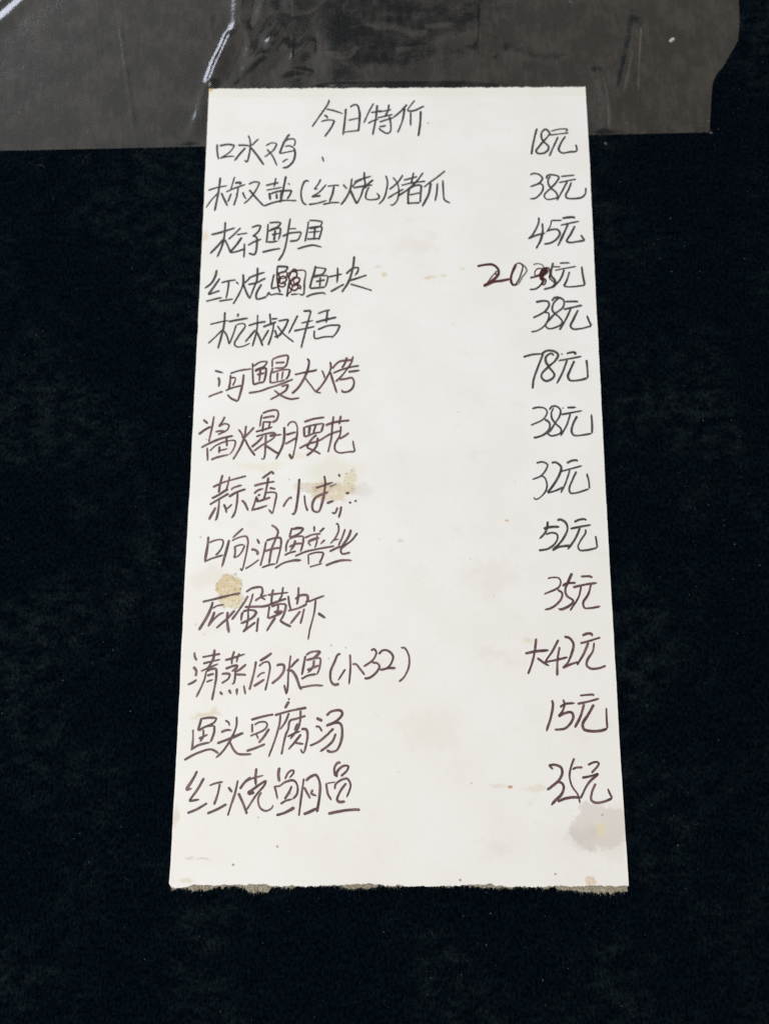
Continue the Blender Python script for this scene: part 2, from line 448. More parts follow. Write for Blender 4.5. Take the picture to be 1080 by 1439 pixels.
Z = np.full((NU, NV), 0.18)
RIDGES = [([[-41.6, 243.88], [-43.33, 228.99], [-44.22, 219.6], [-47.07, 212.77], [-51.17, 204.06], [-55.25, 190.67], [-61.7, 173.26]], 0.57, 2.7, -0.2),
    ([[-45.48, 219.67], [-47.57, 213.96], [-50.14, 207.45], [-52.7, 199.86], [-55.74, 192.1]], 0.5, 2.3, -0.3),
    ([[-32.37, 241.82], [-34.17, 228.45], [-36.32, 222.08], [-38.96, 215.79]], 0.44, 2.0, 0.2),
    ([[-33.02, 210.22], [-39.65, 203.98], [-47.75, 195.6]], 0.36, 1.7, 0),
    ([[-40.19, 234.76], [-41.38, 222.96], [-39.0, 213.46], [-41.13, 205.5]], 0.34, 1.6, 0),
    ([[-27.95, 222.18], [-29.87, 215.85], [-33.99, 212.01]], 0.36, 1.8, 0),
    ([[-16.77, 215.09], [-22.02, 207.85], [-27.7, 201.29]], 0.55, 2.6, 0),
    ([[-138.09, 218.6], [-128.37, 227.42], [-118.58, 237.55], [-111.16, 245.85]], 0.4, 3.0, 0.2),
    ([[-138.61, 228.6], [-128.75, 235.75], [-121.34, 242.52]], 0.4, 1.6, 0.2),
    ([[97.11, 217.85], [94.83, 206.32], [91.35, 195.05], [87.14, 181.19]], 0.52, 1.7, 0),
    ([[98.79, 214.82], [95.87, 197.64], [93.66, 182.22]], 0.3, 0.9, 0),
    ([[80.94, 197.92], [82.81, 187.04], [81.8, 167.68]], 0.55, 1.8, 0),
    ([[-85.58, 225.53], [-82.74, 205.01], [-78.87, 174.49]], 0.1, 0.7, 0),
    ([[42.93, 223.96], [41.62, 209.39], [40.42, 192.85]], 0.12, 0.45, 0),
    ([[-23.08, 233.76], [-24.13, 213.19], [-25.07, 196.58]], 0.12, 0.45, 0),
    ([[-1.78, 211.32], [-5.21, 207.46], [-13.19, 209.08]], 0.45, 1.6, 0),
    ([[-17.24, 200.12], [-22.19, 201.54], [-29.22, 200.23]], 0.4, 1.4, 0),
    ([[48.16, 206.12], [62.68, 200.11], [77.75, 200.97]], 0.25, 3.0, 0)]   # (points mm, height, half width, lean)
for pts, hh, ww, lean in RIDGES:
    c = catmull(pts, 2.5)
    best = np.full(X.shape, 1e9)
    along = np.zeros(X.shape)
    side_ = np.zeros(X.shape)
    for i in range(len(c) - 1):
        d, t = seg_dist(X, Y, c[i], c[i + 1])
        dv = c[i + 1] - c[i]
        s = np.sign((X - c[i][0]) * dv[1] - (Y - c[i][1]) * dv[0])
        mk = d < best
        best[mk] = d[mk]
        along[mk] = ((i + t) / (len(c) - 1))[mk]
        side_[mk] = s[mk]
    wv = ww * (1 + lean * side_)
    env = smooth(along, 0, 0.12) * smooth(1 - along, 0, 0.25)
    Z += hh * np.exp(-(best / wv) ** 2) * (0.25 + 0.75 * env)
BUMPS = [(-30.67, 214.15, 3, 3.5, 0.5), (-25.69, 211.54, 2, 2.5, 0.4), (38.62, 209.57, 1.4, 2.0, -0.4), (46.26, 204.22, 0.9, 1.3, -0.25), (75.43, 197.67, 0.9, 1.6, -0.25), (-51.03, 222.05, 1.0, 2.8, -0.3), (26.29, 217.57, 4, 1.5, 0.25), (21.08, 214.94, 2, 1.2, 0.2), (14.44, 208.64, 3, 1.2, 0.2)]     # (x, y, rx, ry, height)
for bx, by, rx, ry, hh in BUMPS:
    Z += hh * np.exp(-((X - bx) / rx) ** 2 - ((Y - by) / ry) ** 2)
# slow waviness, stronger in the buckled middle
nz = np.zeros(X.shape)
flatx, flaty = X.ravel(), Y.ravel()
nz = np.array([mnoise.noise((a / 22, b / 16, 3.7)) + 0.35 * mnoise.noise((a / 7, b / 6, 9.1)) for a, b in zip(flatx, flaty)]).reshape(X.shape)
mid = np.exp(-((X - -9.3) / 34) ** 2) * smooth(Y, 195.7, 209.4)
Z += nz * (0.10 + 0.75 * mid)
# pressed flat under the card, free beyond it
O, AX, AY = CARD_M
cu = (X - O[0]) * AX[0] + (Y - O[1]) * AX[1]
cv = (X - O[0]) * AY[0] + (Y - O[1]) * AY[1]
dout = np.maximum(np.maximum(np.abs(cu) - CW / 2, np.abs(cv) - CH / 2), 0)
free = smooth(dout, 0.0, 5.0)
Z = 0.14 + (np.maximum(Z, 0.10) - 0.14) * free
dv = np.maximum(cv - CH / 2, 0)
lens = smooth(cu, -34.0, -34.0 + 14) * smooth(-cu, -43.6, -43.6 + 26)
Z += (0.95 + 0.12 * nz) * lens * smooth(dv, 0.2, 3.2) * (1 - smooth(dv, 3.6, 45))
Z = 0.06 + (Z - 0.06) * smooth(np.minimum(Y - interp(X.ravel(), EDGE_B).reshape(X.shape), 1e9), 0, 2.0)
V = np.stack([X, Y, Z], -1).reshape(-1, 3) * MM
film = link_mesh('plastic_film', V, grid_faces(NU, NV), M_FILM, smooth=True)
film['label'] = 'wrinkled clear plastic sheet with a ragged right end under the top of the card'
film['category'] = 'plastic sheet'

# ------------------------------------------------------------------ the menu card
card = bpy.data.objects.new('menu_card', None)
COL.objects.link(card)
card.location = (O[0] * MM, O[1] * MM, 0.0003)
card.rotation_euler = (0, 0, math.atan2(AX[1], AX[0]))
card['label'] = 'tall white stained card of handwritten Chinese dishes and prices with torn ends'
card['category'] = 'menu card'
T_BOARD, T_TOP = 1.0, 1.3       # mm: top of the board core, top of the white face

FACE_BOT = [[-65.29, -127.98], [-64.42, -128.92], [-62.38, -129.28], [-58.36, -128.7], [-52.29, -128.67], [-46.24, -128.27], [-43.2, -128.44], [-40.17, -128.24], [-36.11, -128.59], [-32.07, -128.76], [-28.03, -128.84], [-17.94, -128.5], [-13.91, -128.3], [-6.85, -128.08], [-3.83, -128.44], [0.2, -128.51], [3.22, -128.68], [8.25, -128.66], [14.29, -128.54], [20.33, -128.13], [26.37, -128.01], [30.37, -128.55], [34.39, -128.63], [38.4, -128.79], [43.43, -128.4], [46.44, -128.47], [49.44, -128.55], [51.46, -128.36], [56.48, -128.24], [60.48, -128.31], [65.09, -128.29]]            # (u, v) mm: torn near end of the white face
CORE_BOT = [[-65.24, -128.73], [-64.34, -130.42], [-62.36, -129.66], [-58.29, -130.2], [-54.24, -130.18], [-52.25, -129.61], [-46.2, -129.2], [-44.17, -129.38], [-42.92, -130.5], [-40.08, -130.86], [-37.06, -130.85], [-35.9, -129.15], [-32.05, -129.51], [-28.03, -128.93], [-23.99, -129.1], [-17.94, -128.88], [-13.9, -129.52], [-6.85, -129.58], [-5.24, -128.44], [-2.82, -128.99], [1.21, -128.97], [3.22, -128.4], [9.26, -128.37], [14.29, -128.91], [18.32, -128.33], [20.32, -128.97], [26.34, -129.13], [30.35, -129.3], [34.38, -129.0], [38.4, -128.89], [41.4, -129.15], [46.4, -129.5], [49.39, -129.67], [51.38, -130.04], [56.37, -130.39], [60.37, -130.37], [65.19, -129.97]]            # (u, v) mm: torn near end of the brown core
FACE_L, FACE_R = [[-128.73, -64.94], [-120.4, -64.79], [-101.01, -64.71], [-80.97, -64.73], [-49.6, -64.88], [-25.53, -64.8], [-2.82, -64.82], [37.73, -64.87], [65.36, -64.9], [110.42, -65.13], [128.73, -65.18]], [[-128.29, 65.09], [-119.82, 64.97], [-102.49, 64.73], [-75.5, 64.57], [-45.1, 64.51], [-11.99, 64.51], [20.57, 64.62], [54.84, 64.73], [104.36, 65.01], [128.29, 64.93]]   # (v, u) of the long sides


def slab(name, botf, topf, z0, z1, material, nu=700, nv=60, lr=None, thin=0.0):
    """a sheet between two ragged ends; thin = how far the ends fray down"""
    s = np.linspace(0, 1, nu)
    tv = np.linspace(0, 1, nv)
    if thin:    # many short rows near the torn near end
        tv = np.concatenate([np.linspace(0, 0.03, 28), np.linspace(0.03, 1, nv - 27)[1:]])
    P = np.zeros((nu, nv, 3))
    u0 = np.linspace(-CW / 2, CW / 2, nu)
    vb, vt = botf(u0), topf(u0)
    for j, tj in enumerate(tv):
        v = vb + (vt - vb) * tj
        l = interp(v, FACE_L) + (0 if lr is None else lr) + 0.07 * fbm1([v[0]], 31, 9.0)[0] + 0.05 * fbm1([v[0]], 33, 1.2)[0]
        r = interp(v, FACE_R) - (0 if lr is None else lr) + 0.07 * fbm1([v[0]], 32, 9.0)[0] + 0.05 * fbm1([v[0]], 34, 1.2)[0]
        P[:, j, 0] = l + (r - l) * s
        P[:, j, 1] = v
        P[:, j, 2] = z1
    if thin:
        for j in range(28):
            k = (1 - j / 27) ** 1.5
            for i in range(nu):
                q = (P[i, j, 0], P[i, j, 1])
                rough = mnoise.noise((q[0] / 0.45, q[1] / 0.45, 2.0)) + 0.8 * mnoise.noise((q[0] / 1.4, q[1] / 0.9, 5.0))
                P[i, j, 2] = z1 - 0.12 - thin * k + rough * 0.16 * min(1, k * 4)
    Pb = P.copy()
    Pb[:, :, 2] = z0
    verts = np.concatenate([P.reshape(-1, 3), Pb.reshape(-1, 3)]) * MM
    f = [tuple(q) for q in grid_faces(nu, nv)]
    N = nu * nv
    ring = [i * nv for i in range(nu)] + [(nu - 1) * nv + j for j in range(1, nv)] + [i * nv + nv - 1 for i in range(nu - 2, -1, -1)] + [j for j in range(nv - 2, 0, -1)]
    for a, b in zip(ring, ring[1:] + ring[:1]):
        f.append((a + N, b + N, b, a))
    f.append(tuple(i + N for i in reversed(ring)))
    return link_mesh(name, verts, f, material, card)


def bot_face(u):
    return interp(u, FACE_BOT) + 0.30 * fbm1(u, 1, 2.2) + 0.20 * fbm1(u, 5, 0.5)


def bot_core(u):
    return np.minimum(interp(u, CORE_BOT) + 0.45 * fbm1(u, 2, 1.8) + 0.28 * fbm1(u, 6, 0.45), bot_face(u) + 0.15)


def top_face(u):
    return CH / 2 + 0.16 * fbm1(u, 3, 3.0) + 0.20 * fbm1(u, 8, 0.8)


def top_core(u):
    return top_face(u) - 0.25


core = slab('board_core', bot_core, top_core, 0.0, T_BOARD, M_BOARD, lr=0.12, thin=0.6)
face = slab('paper_face', bot_face, top_face, T_BOARD + 0.003, T_TOP, M_PAPER, nv=240)


def fibres(name, pts, dirs, lens, wid, material):
    vs, fs = [], []
    for p, d, L in zip(pts, dirs, lens):
        d = np.array(d) / np.linalg.norm(d)
        sidev = np.cross(d, (0.2, 0.1, 1.0))
        sidev /= np.linalg.norm(sidev)
        bend = RNG.normal(0, 0.35, 3)
        b = len(vs)
        for k, q in enumerate((0, 0.5, 1.0)):
            c = p + d * L * q + bend * L * q * q * 0.5
            c[2] = max(c[2], 0.12)
            ww = wid * (1 - 0.7 * q)
            vs.append((c - sidev * ww) * MM)
            vs.append((c + sidev * ww) * MM)
        fs += [(b, b + 1, b + 3, b + 2), (b + 2, b + 3, b + 5, b + 4)]
    return link_mesh(name, vs, fs, material, card)


uf = RNG.uniform(-CW / 2 + 0.2, CW / 2 - 0.2, 1700)
vf = bot_core(uf)
pts = np.stack([uf, vf + 0.12, RNG.uniform(0.15, 0.85, len(uf))], 1)
dirs = np.stack([RNG.normal(0, 0.6, len(uf)), -np.ones(len(uf)), RNG.normal(0.0, 0.35, len(uf))], 1)
fb = fibres('torn_edge', pts, dirs, RNG.uniform(0.1, 0.45, len(uf)) * RNG.choice([0.6, 1, 1, 1, 2.2], len(uf)), 0.018, M_FUZZ)
fb['label'] = 'grey brown fibres along the torn near end'
uf = RNG.uniform(-CW / 2 + 0.2, CW / 2 - 0.2, 800)
vf = bot_face(uf)
pts = np.stack([uf, vf + 0.1, np.full(len(uf), T_TOP - 0.1)], 1)
dirs = np.stack([RNG.normal(0, 0.6, len(uf)), -np.ones(len(uf)), RNG.normal(-0.3, 0.3, len(uf))], 1)
vts = RNG.uniform(-CW / 2 + 0.2, CW / 2 - 0.2, 900)
p2 = np.stack([vts, top_face(vts) - 0.1, RNG.uniform(T_BOARD, T_TOP - 0.05, len(vts))], 1)
d2 = np.stack([RNG.normal(0, 0.7, len(vts)), np.ones(len(vts)), RNG.normal(-0.1, 0.3, len(vts))], 1)
L1 = RNG.uniform(0.1, 0.45, len(uf))
L2 = RNG.uniform(0.15, 0.6, len(vts)) * np.where(fbm1(vts, 21, 4.0) > 0.15, 1.5, 0.7)
wf = fibres('torn_edge', np.concatenate([pts, p2]), np.concatenate([dirs, d2]), np.concatenate([L1, L2]), 0.03, M_WFUZZ)
wf['label'] = 'white paper fuzz along the torn ends'

# handwriting: every line of text is one part; strokes in 1/100 mm in the card's own frame
TEXT = [('title','今日特价',0,[('n',[-2344,12402,-2383,12240,-2641,11802,-2918,11344]),('n',[-2441,12032,-2153,11961,-1858,11844]),('n',[-2518,11802,-2436,11755,-2373,11672]),('n',[-2616,11549,-2393,11608,-2148,11593]),('n',[-2148,11593,-2246,11341,-2484,10954]),('n',[-1766,12052,-1801,11522,-1856,11019]),('n',[-1624,12097,-1502,12189,-1379,12175,-1303,11934,-1292,11611,-1329,11154]),('n',[-1679,11590,-1313,11680]),('n',[-1816,11133,-1330,11199]),('n',[-807,12255,-968,11932,-1149,11473]),('n',[-907,11886,-683,11931,-519,11967]),('n',[-1006,11463,-844,11563,-641,11631]),('n',[-692,12185,-723,11746,-841,11014]),('n',[-642,11907,-193,11997]),('n',[-287,12206,-315,11975,-417,11745]),('n',[-682,11677,-417,11745,-152,11813]),('n',[-620,11516,-111,11697]),('n',[-274,11744,-225,11468,-241,11148,-355,11080,-517,11172,-639,11287]),('n',[-619,11333,-375,11377]),('n',[338,12203,93,11903,-152,11674]),('n',[256,12064,174,11558,10,11101]),('n',[605,12363,461,12156,338,11971]),('n',[338,11948,542,11947,930,12130]),('n',[460,11902,457,11350]),('n',[807,11946,783,11463,719,10961]),('n',[1027,11485,1067,11453])]),
('dish','口水鸡',1,[('n',[-6143,10698,-6130,10404,-6077,10110]),('n',[-6067,10630,-5785,10683,-5540,10650]),('n',[-5540,10650,-5692,10402,-5987,10177]),('n',[-6046,10155,-5766,10222,-5523,10229]),('n',[-5087,11035,-5016,10761,-5024,10399,-5090,9993]),('n',[-5090,9993,-5194,10084]),('n',[-5438,10650,-5174,10649,-5011,10602]),('n',[-5171,10558,-5345,10332,-5537,10049]),('n',[-4736,10896,-4854,10761,-4971,10625]),('n',[-5010,10580,-4798,10307,-4522,9892]),('n',[-4484,10623,-4285,10735,-4101,10712]),('n',[-4101,10712,-4196,10485,-4511,10193]),('n',[-4439,10496,-4229,10215,-4077,9854]),('n',[-3685,11074,-3840,10801,-4009,10326]),('n',[-3919,10711,-3720,10869,-3517,10868,-3481,10731,-3531,10596]),('n',[-3835,10597,-3673,10619,-3530,10550]),('n',[-4009,10326,-3788,10371,-3507,10437]),('n',[-3530,10550,-3477,10392,-3481,10211,-3556,9987,-3733,9808,-3893,9786]),('n',[-3899,9988,-3801,10078,-3701,10122]),('n',[-2552,10207,-2488,10004])]),
('dish','椒盐(红烧)猪爪',2,[('n',[-5983,9438,-6016,8971,-6121,8179]),('n',[-6376,8950,-6079,9051,-5721,9125]),('n',[-6050,8838,-6259,8574,-6426,8289]),('n',[-5931,8860,-5799,8573,-5690,8353]),('n',[-5501,9458,-5580,9102,-5615,8992]),('n',[-5484,9213,-5264,9257]),('n',[-5264,9257,-5321,9146]),('n',[-5771,8882,-5516,9013,-5121,9167]),('n',[-5359,9101,-5404,8703,-5491,8374]),('n',[-5589,8837,-5660,8616,-5696,8506]),('n',[-5429,8836,-5365,8725]),('n',[-5020,9167,-4843,9255,-4641,9245]),('n',[-4641,9245,-4752,8966,-4980,8614,-5154,8447]),('n',[-5210,8879,-5123,8680,-5068,8614]),('n',[-4993,8967,-4742,8657,-4472,8348]),('n',[-4104,9408,-4154,9052]),('n',[-4437,9120,-4198,9186,-3999,9229]),('n',[-4411,8943,-4113,9008,-3873,9051]),('n',[-3764,9473,-3816,9140,-3901,8610,-3938,8478]),('n',[-3697,9206,-3595,9139]),('n',[-4308,8854,-4260,8567]),('n',[-4267,8809,-4029,8897,-3550,8939]),('n',[-3550,8939,-3606,8785,-3702,8609]),('n',[-4067,8831,-4041,8610]),('n',[-3909,8874,-3920,8566]),('n',[-4473,8357,-4177,8479,-3860,8557,-3381,8555]),('n',[-2977,9269,-3097,9292,-3212,9048,-3233,8739,-3159,8475,-3038,8386]),('n',[-2577,9357,-2674,9157,-2810,8980]),('n',[-2810,8980,-2671,9002]),('n',[-2393,9156,-2628,8869,-2885,8694]),('n',[-2885,8694,-2566,8737]),('n',[-2979,8408,-2700,8451,-2363,8560]),('n',[-2352,9080,-2192,9111,-1952,9123]),('n',[-2132,9088,-2187,8779,-2283,8493]),('n',[-2500,8406,-2222,8471,-1924,8479]),('n',[-1832,9154,-1690,8976]),('n',[-1534,9375,-1590,8953,-1746,8601,-1902,8382]),('n',[-1610,8998,-1488,8710,-1365,8424]),('n',[-1365,8424,-1228,8709,-1131,9040,-1072,9173]),('n',[-1115,9618,-1113,9395,-1072,9128]),('n',[-1453,9219,-1313,9307,-873,9461]),('n',[-1491,9019,-1151,9084,-831,9128]),('n',[-812,9327,-972,9172,-1111,8996]),('n',[-951,9062,-1049,8819,-1048,8621,-868,8576,-630,8632,-610,8707,-710,8840]),('n',[-1531,9042,-1393,9218,-1193,9329]),('n',[-392,9481,-332,9259,-371,8904,-470,8596,-629,8399]),('n',[189,9501,9,9213,-271,8948]),('n',[-152,9413,8,9168,48,8815,-32,8507,-171,8376,-251,8398]),('n',[208,8968,-52,8815,-331,8618]),('n',[209,9301,449,9366,670,9432]),('n',[550,9589,509,9388,468,9167]),('n',[128,9101,448,9189,949,9262]),('n',[871,9587,649,9255,288,8902,8,8705]),('n',[408,9034,367,8769,358,8396]),('n',[408,8990,608,9100,808,9121]),('n',[808,9121,786,8812,764,8460]),('n',[407,8747,766,8834]),('n',[366,8440,744,8460]),('n',[1613,9651,1370,9429,1088,9208,887,9032]),('n',[1128,9186,1044,8767,822,8306]),('n',[1348,9185,1324,8854,1261,8502]),('n',[1529,9295,1544,8897,1580,8567,1777,8434])]),
('dish','松子鲈鱼',3,[('n',[-5746,7784,-5762,7221,-5827,6877,-5968,6492]),('n',[-6202,7309,-5889,7394,-5400,7566]),('n',[-5798,7135,-5985,6877,-6210,6621]),('n',[-5739,7135,-5631,6919,-5543,6683]),('n',[-5221,7565,-5411,7349,-5620,7134]),('n',[-5350,7306,-5173,7340,-4976,7370]),('n',[-5168,7219,-5355,6918,-5562,6662]),('n',[-5562,6662,-5385,6682,-5073,6789]),('n',[-5081,7003,-5072,6746,-5081,6468]),('n',[-4864,7564,-4707,7629,-4549,7650]),('n',[-4549,7650,-4622,7433,-4813,7239]),('n',[-4814,7261,-4693,7218,-4664,6916,-4732,6595,-4930,6638]),('n',[-4960,6917,-4767,7045,-4513,7152]),('n',[-4313,7714,-4322,7346,-4350,7001]),('n',[-4274,7736,-4076,7757,-3878,7756]),('n',[-3878,7756,-3973,7605,-4246,7475]),('n',[-4285,7432,-4069,7518,-3892,7561]),('n',[-3892,7561,-3905,7301,-3959,7107]),('n',[-4182,7302,-3907,7366]),('n',[-4068,7475,-4096,7086]),('n',[-4312,7044,-4134,7043,-3958,7077]),('n',[-4478,6667,-4204,6743,-3871,6806]),('n',[-3576,7908,-3632,7473,-3698,6956,-3787,6613,-3937,6358]),('n',[-3614,7517,-3356,7524]),('n',[-3824,7236,-3629,7344,-3195,7407]),('n',[-3195,7407,-3250,7213,-3326,7105,-3582,7063]),('n',[-2966,7797,-2999,7471,-3068,7040]),('n',[-2946,7818,-2728,7817,-2489,7773]),('n',[-2489,7773,-2585,7600,-2920,7514]),('n',[-2980,7536,-2724,7592,-2525,7578,-2542,7383,-2616,7103]),('n',[-2957,7385,-2562,7426]),('n',[-2743,7557,-2774,7104]),('n',[-3011,7147,-2834,7147,-2617,7168]),('n',[-3319,6783,-3065,6868,-2790,6919,-2493,6845])]),
('dish','红烧鲳鱼块',4,[('n',[-5957,6045,-5998,5812,-6123,5559,-6330,5383]),('n',[-5838,5748,-6002,5475,-6203,5160]),('n',[-6203,5160,-5819,5306]),('n',[-6270,4922,-6020,4993,-5731,5063]),('n',[-5792,5579,-5579,5642,-5307,5683]),('n',[-5540,5642,-5565,5305,-5612,5012]),('n',[-5842,4930,-5591,4971,-5378,5004]),('n',[-5304,5620,-5203,5515]),('n',[-5080,5894,-5067,5556,-5208,5137,-5371,4824]),('n',[-5067,5556,-4959,5262,-4833,5011]),('n',[-4833,5011,-4728,5345,-4603,5681]),('n',[-4617,6126,-4608,5850,-4637,5555]),('n',[-4898,5746,-4609,5872,-4357,5956]),('n',[-5028,5556,-4840,5767]),('n',[-4909,5514,-4638,5576,-4331,5744]),('n',[-4461,5534,-4625,5177,-4599,5010,-4425,5031,-4271,5093]),('n',[-4271,5093,-4218,5260]),('n',[-4218,5260,-4156,5155,-3962,5184,-3728,5154]),('n',[-4061,5891,-4111,5596,-4143,5365]),('n',[-4143,5365,-3930,5419]),('n',[-3952,6188,-3963,5891,-3934,5553,-3847,5217]),('n',[-3952,6166,-3598,6144]),('n',[-3598,6144,-3711,5975,-3944,5912]),('n',[-3650,5890,-3547,5679,-3579,5426,-3617,5070]),('n',[-3630,5890,-3398,5995,-3046,5994,-3056,5593,-3086,5153,-3222,5174]),('n',[-3494,5154,-3223,5182]),('s',[-3923,5849,-3789,5975,-3632,5932,-3666,5763,-3822,5722,-3938,5680]),('s',[-3938,5680,-3817,5553,-3701,5595,-3646,5721,-3746,5806,-3900,5722,-3913,5511,-3774,5427,-3679,5511,-3780,5637]),('s',[-3946,5976,-3859,5680,-3930,5427,-3809,5259]),('s',[-3587,5721,-3476,5974,-3318,5931,-3334,5762,-3507,5636,-3424,5468,-3270,5552,-3216,5720,-3392,5763,-3506,5594,-3540,5426,-3381,5300,-3247,5383,-3150,5404]),('s',[-3150,5404,-3230,5488,-3386,5510,-3461,5384,-3497,5258,-3592,5175,-3629,5091]),('s',[-3552,5890,-3400,6059,-3280,5974]),('s',[-3431,5721,-3386,5510]),('s',[-3386,5510,-3233,5636]),('s',[-3233,5636,-3267,5426,-3148,5341]),('n',[-2697,6184,-2750,5888,-2823,5635,-2876,5383]),('n',[-2696,6120,-2342,6077]),('n',[-2342,6077,-2456,5887,-2729,5824]),('n',[-2747,5761,-2534,5824,-2279,5823]),('n',[-2279,5823,-2315,5591,-2370,5423]),('n',[-2686,5613,-2375,5676]),('n',[-2533,5781,-2546,5424]),('n',[-2876,5374,-2643,5390,-2370,5415]),('n',[-2987,5069,-2755,5173,-2406,5205,-2346,5151]),('n',[-1971,6118,-1968,5886,-1983,5548]),('n',[-2259,5781,-2065,5822,-1811,5885]),('n',[-2193,5255,-2019,5359,-1748,5527]),('n',[-1694,5885,-1481,6075,-1286,6129]),('n',[-1286,6129,-1304,5968,-1400,5821]),('n',[-1427,6521,-1462,6138,-1594,5631,-1823,5233]),('n',[-1633,5632,-1360,5715,-1010,5841]),('n',[-1553,5526,-1280,5441,-831,5294])]),
('dish','杭椒牛舌',5,[('n',[-5625,4555,-5640,4072,-5799,3277]),('n',[-6093,4119,-5689,4219,-5475,4255]),('n',[-5677,3935,-5923,3662,-6128,3458]),('n',[-5677,3935,-5541,3753,-5441,3412]),('n',[-5192,4508,-5200,4370]),('n',[-5495,4210,-5175,4278,-4854,4337]),('n',[-5442,3434,-5346,3707,-5233,4117]),('n',[-5233,4117,-4998,4140,-4944,4071,-5153,3706,-5271,3434,-5182,3343,-4969,3366,-4760,3479]),('n',[-4557,4460,-4561,3933,-4691,3343]),('n',[-4845,4071,-4569,4162,-4270,4216]),('n',[-4604,3933,-4809,3660,-4931,3502]),('n',[-4581,3888,-4466,3660,-4350,3365]),('n',[-4158,4505,-4118,4161,-4093,4069]),('n',[-4100,4298,-3886,4321]),('n',[-4371,4024,-4096,4138,-3926,4206]),('n',[-4012,4206,-4064,3795,-4180,3387]),('n',[-4175,3932,-4317,3659,-4376,3523]),('n',[-3982,3932,-3866,3613]),('n',[-3883,4229,-3541,4297]),('n',[-3541,4297,-3642,4023,-3869,3704,-3996,3682]),('n',[-3900,4069,-3700,3795,-3350,3499]),('n',[-3244,4434,-3366,4159,-3529,3794]),('n',[-3360,3885,-3061,3953,-2677,4044]),('n',[-3075,4572,-2817,4594]),('n',[-2817,4594,-2896,4250,-3014,3748,-3111,3295]),('n',[-3130,4159,-2724,4250]),('n',[-2193,4616,-2386,4571,-2600,4479]),('n',[-2279,4593,-2315,4157]),('n',[-2659,4181,-2338,4272,-1975,4363]),('n',[-2589,3929,-2249,4066,-1864,4088]),('n',[-1864,4088,-1967,3837,-2135,3633]),('n',[-2696,3907,-2669,3634,-2371,3679,-2094,3692])]),
('dish','河鳗大烤',6,[('n',[-5873,2533,-5583,2452]),('b',[-5749,2312,-5704,2151,-5726,1972]),('n',[-6043,1642,-5838,1733,-5576,1832]),('n',[-5372,2432,-5070,2532,-4690,2591]),('n',[-5351,2391,-5361,2151,-5389,1911]),('n',[-5327,2271,-5215,2319]),('n',[-5215,2319,-5192,2231,-5279,2011]),('n',[-5501,1852,-5276,1951,-4975,2031]),('n',[-4932,2411,-4957,2071,-5022,1752,-5088,1494]),('n',[-5088,1494,-5300,1593,-5439,1732]),('n',[-4659,2793,-4646,2431,-4614,2050]),('n',[-4614,2050,-4445,2110,-4256,2150]),('n',[-4636,2672,-4430,2813,-4182,2853]),('n',[-4182,2853,-4273,2692,-4574,2551]),('n',[-4592,2511,-4384,2591,-4214,2631]),('n',[-4214,2631,-4225,2390,-4275,2150]),('n',[-4511,2390,-4265,2450]),('n',[-4402,2551,-4427,2150]),('n',[-4756,1771,-4398,1839,-4097,1950,-3796,2049,-3344,2236]),('n',[-4031,2913,-4023,2631]),('n',[-4031,2913,-3785,3014,-3537,3034,-3532,2872,-3622,2650,-3965,2611]),('n',[-3932,2792,-3626,2812]),('n',[-4004,2631,-4072,2350,-4064,2089]),('n',[-4036,2450,-3734,2550,-3448,2570]),('n',[-3448,2570,-3500,2349,-3573,2229]),('n',[-3846,2470,-3857,2169]),('n',[-3676,2510,-3706,2229]),('n',[-4045,2109,-3761,2169,-3573,2229]),('n',[-3718,1989,-3492,2069]),('n',[-3492,2069,-3563,1870,-3787,1711,-4066,1545]),('n',[-3943,1870,-3710,1691,-3404,1572,-3121,1611]),('n',[-2915,2938,-2850,2858,-2882,2562,-3002,2241,-3173,1949,-3370,1750]),('n',[-3297,2389,-2982,2468,-2615,2548,-2603,2588]),('n',[-2965,2281,-2769,2028,-2601,1816,-2436,1776]),('n',[-2436,2535,-2384,2454,-2330,2267]),('n',[-2161,2830,-2145,2588,-2292,2240,-2440,2001,-2601,1816]),('n',[-2156,2481,-2062,2160,-1930,1762]),('n',[-2094,2588,-1969,2749,-1843,2843,-1640,2869,-1436,2896]),('n',[-1628,2990,-1689,2775,-1789,2614]),('n',[-1425,3017,-1486,2802,-1611,2587,-1811,2320,-1986,2147]),('n',[-2066,2440,-1789,2561,-1510,2641,-1231,2694]),('n',[-1584,2480,-1407,2506,-1204,2533]),('n',[-1860,2213,-1633,2253,-1455,2279,-1391,2133,-1452,1920,-1602,1814,-1754,1815,-1767,1894])]),
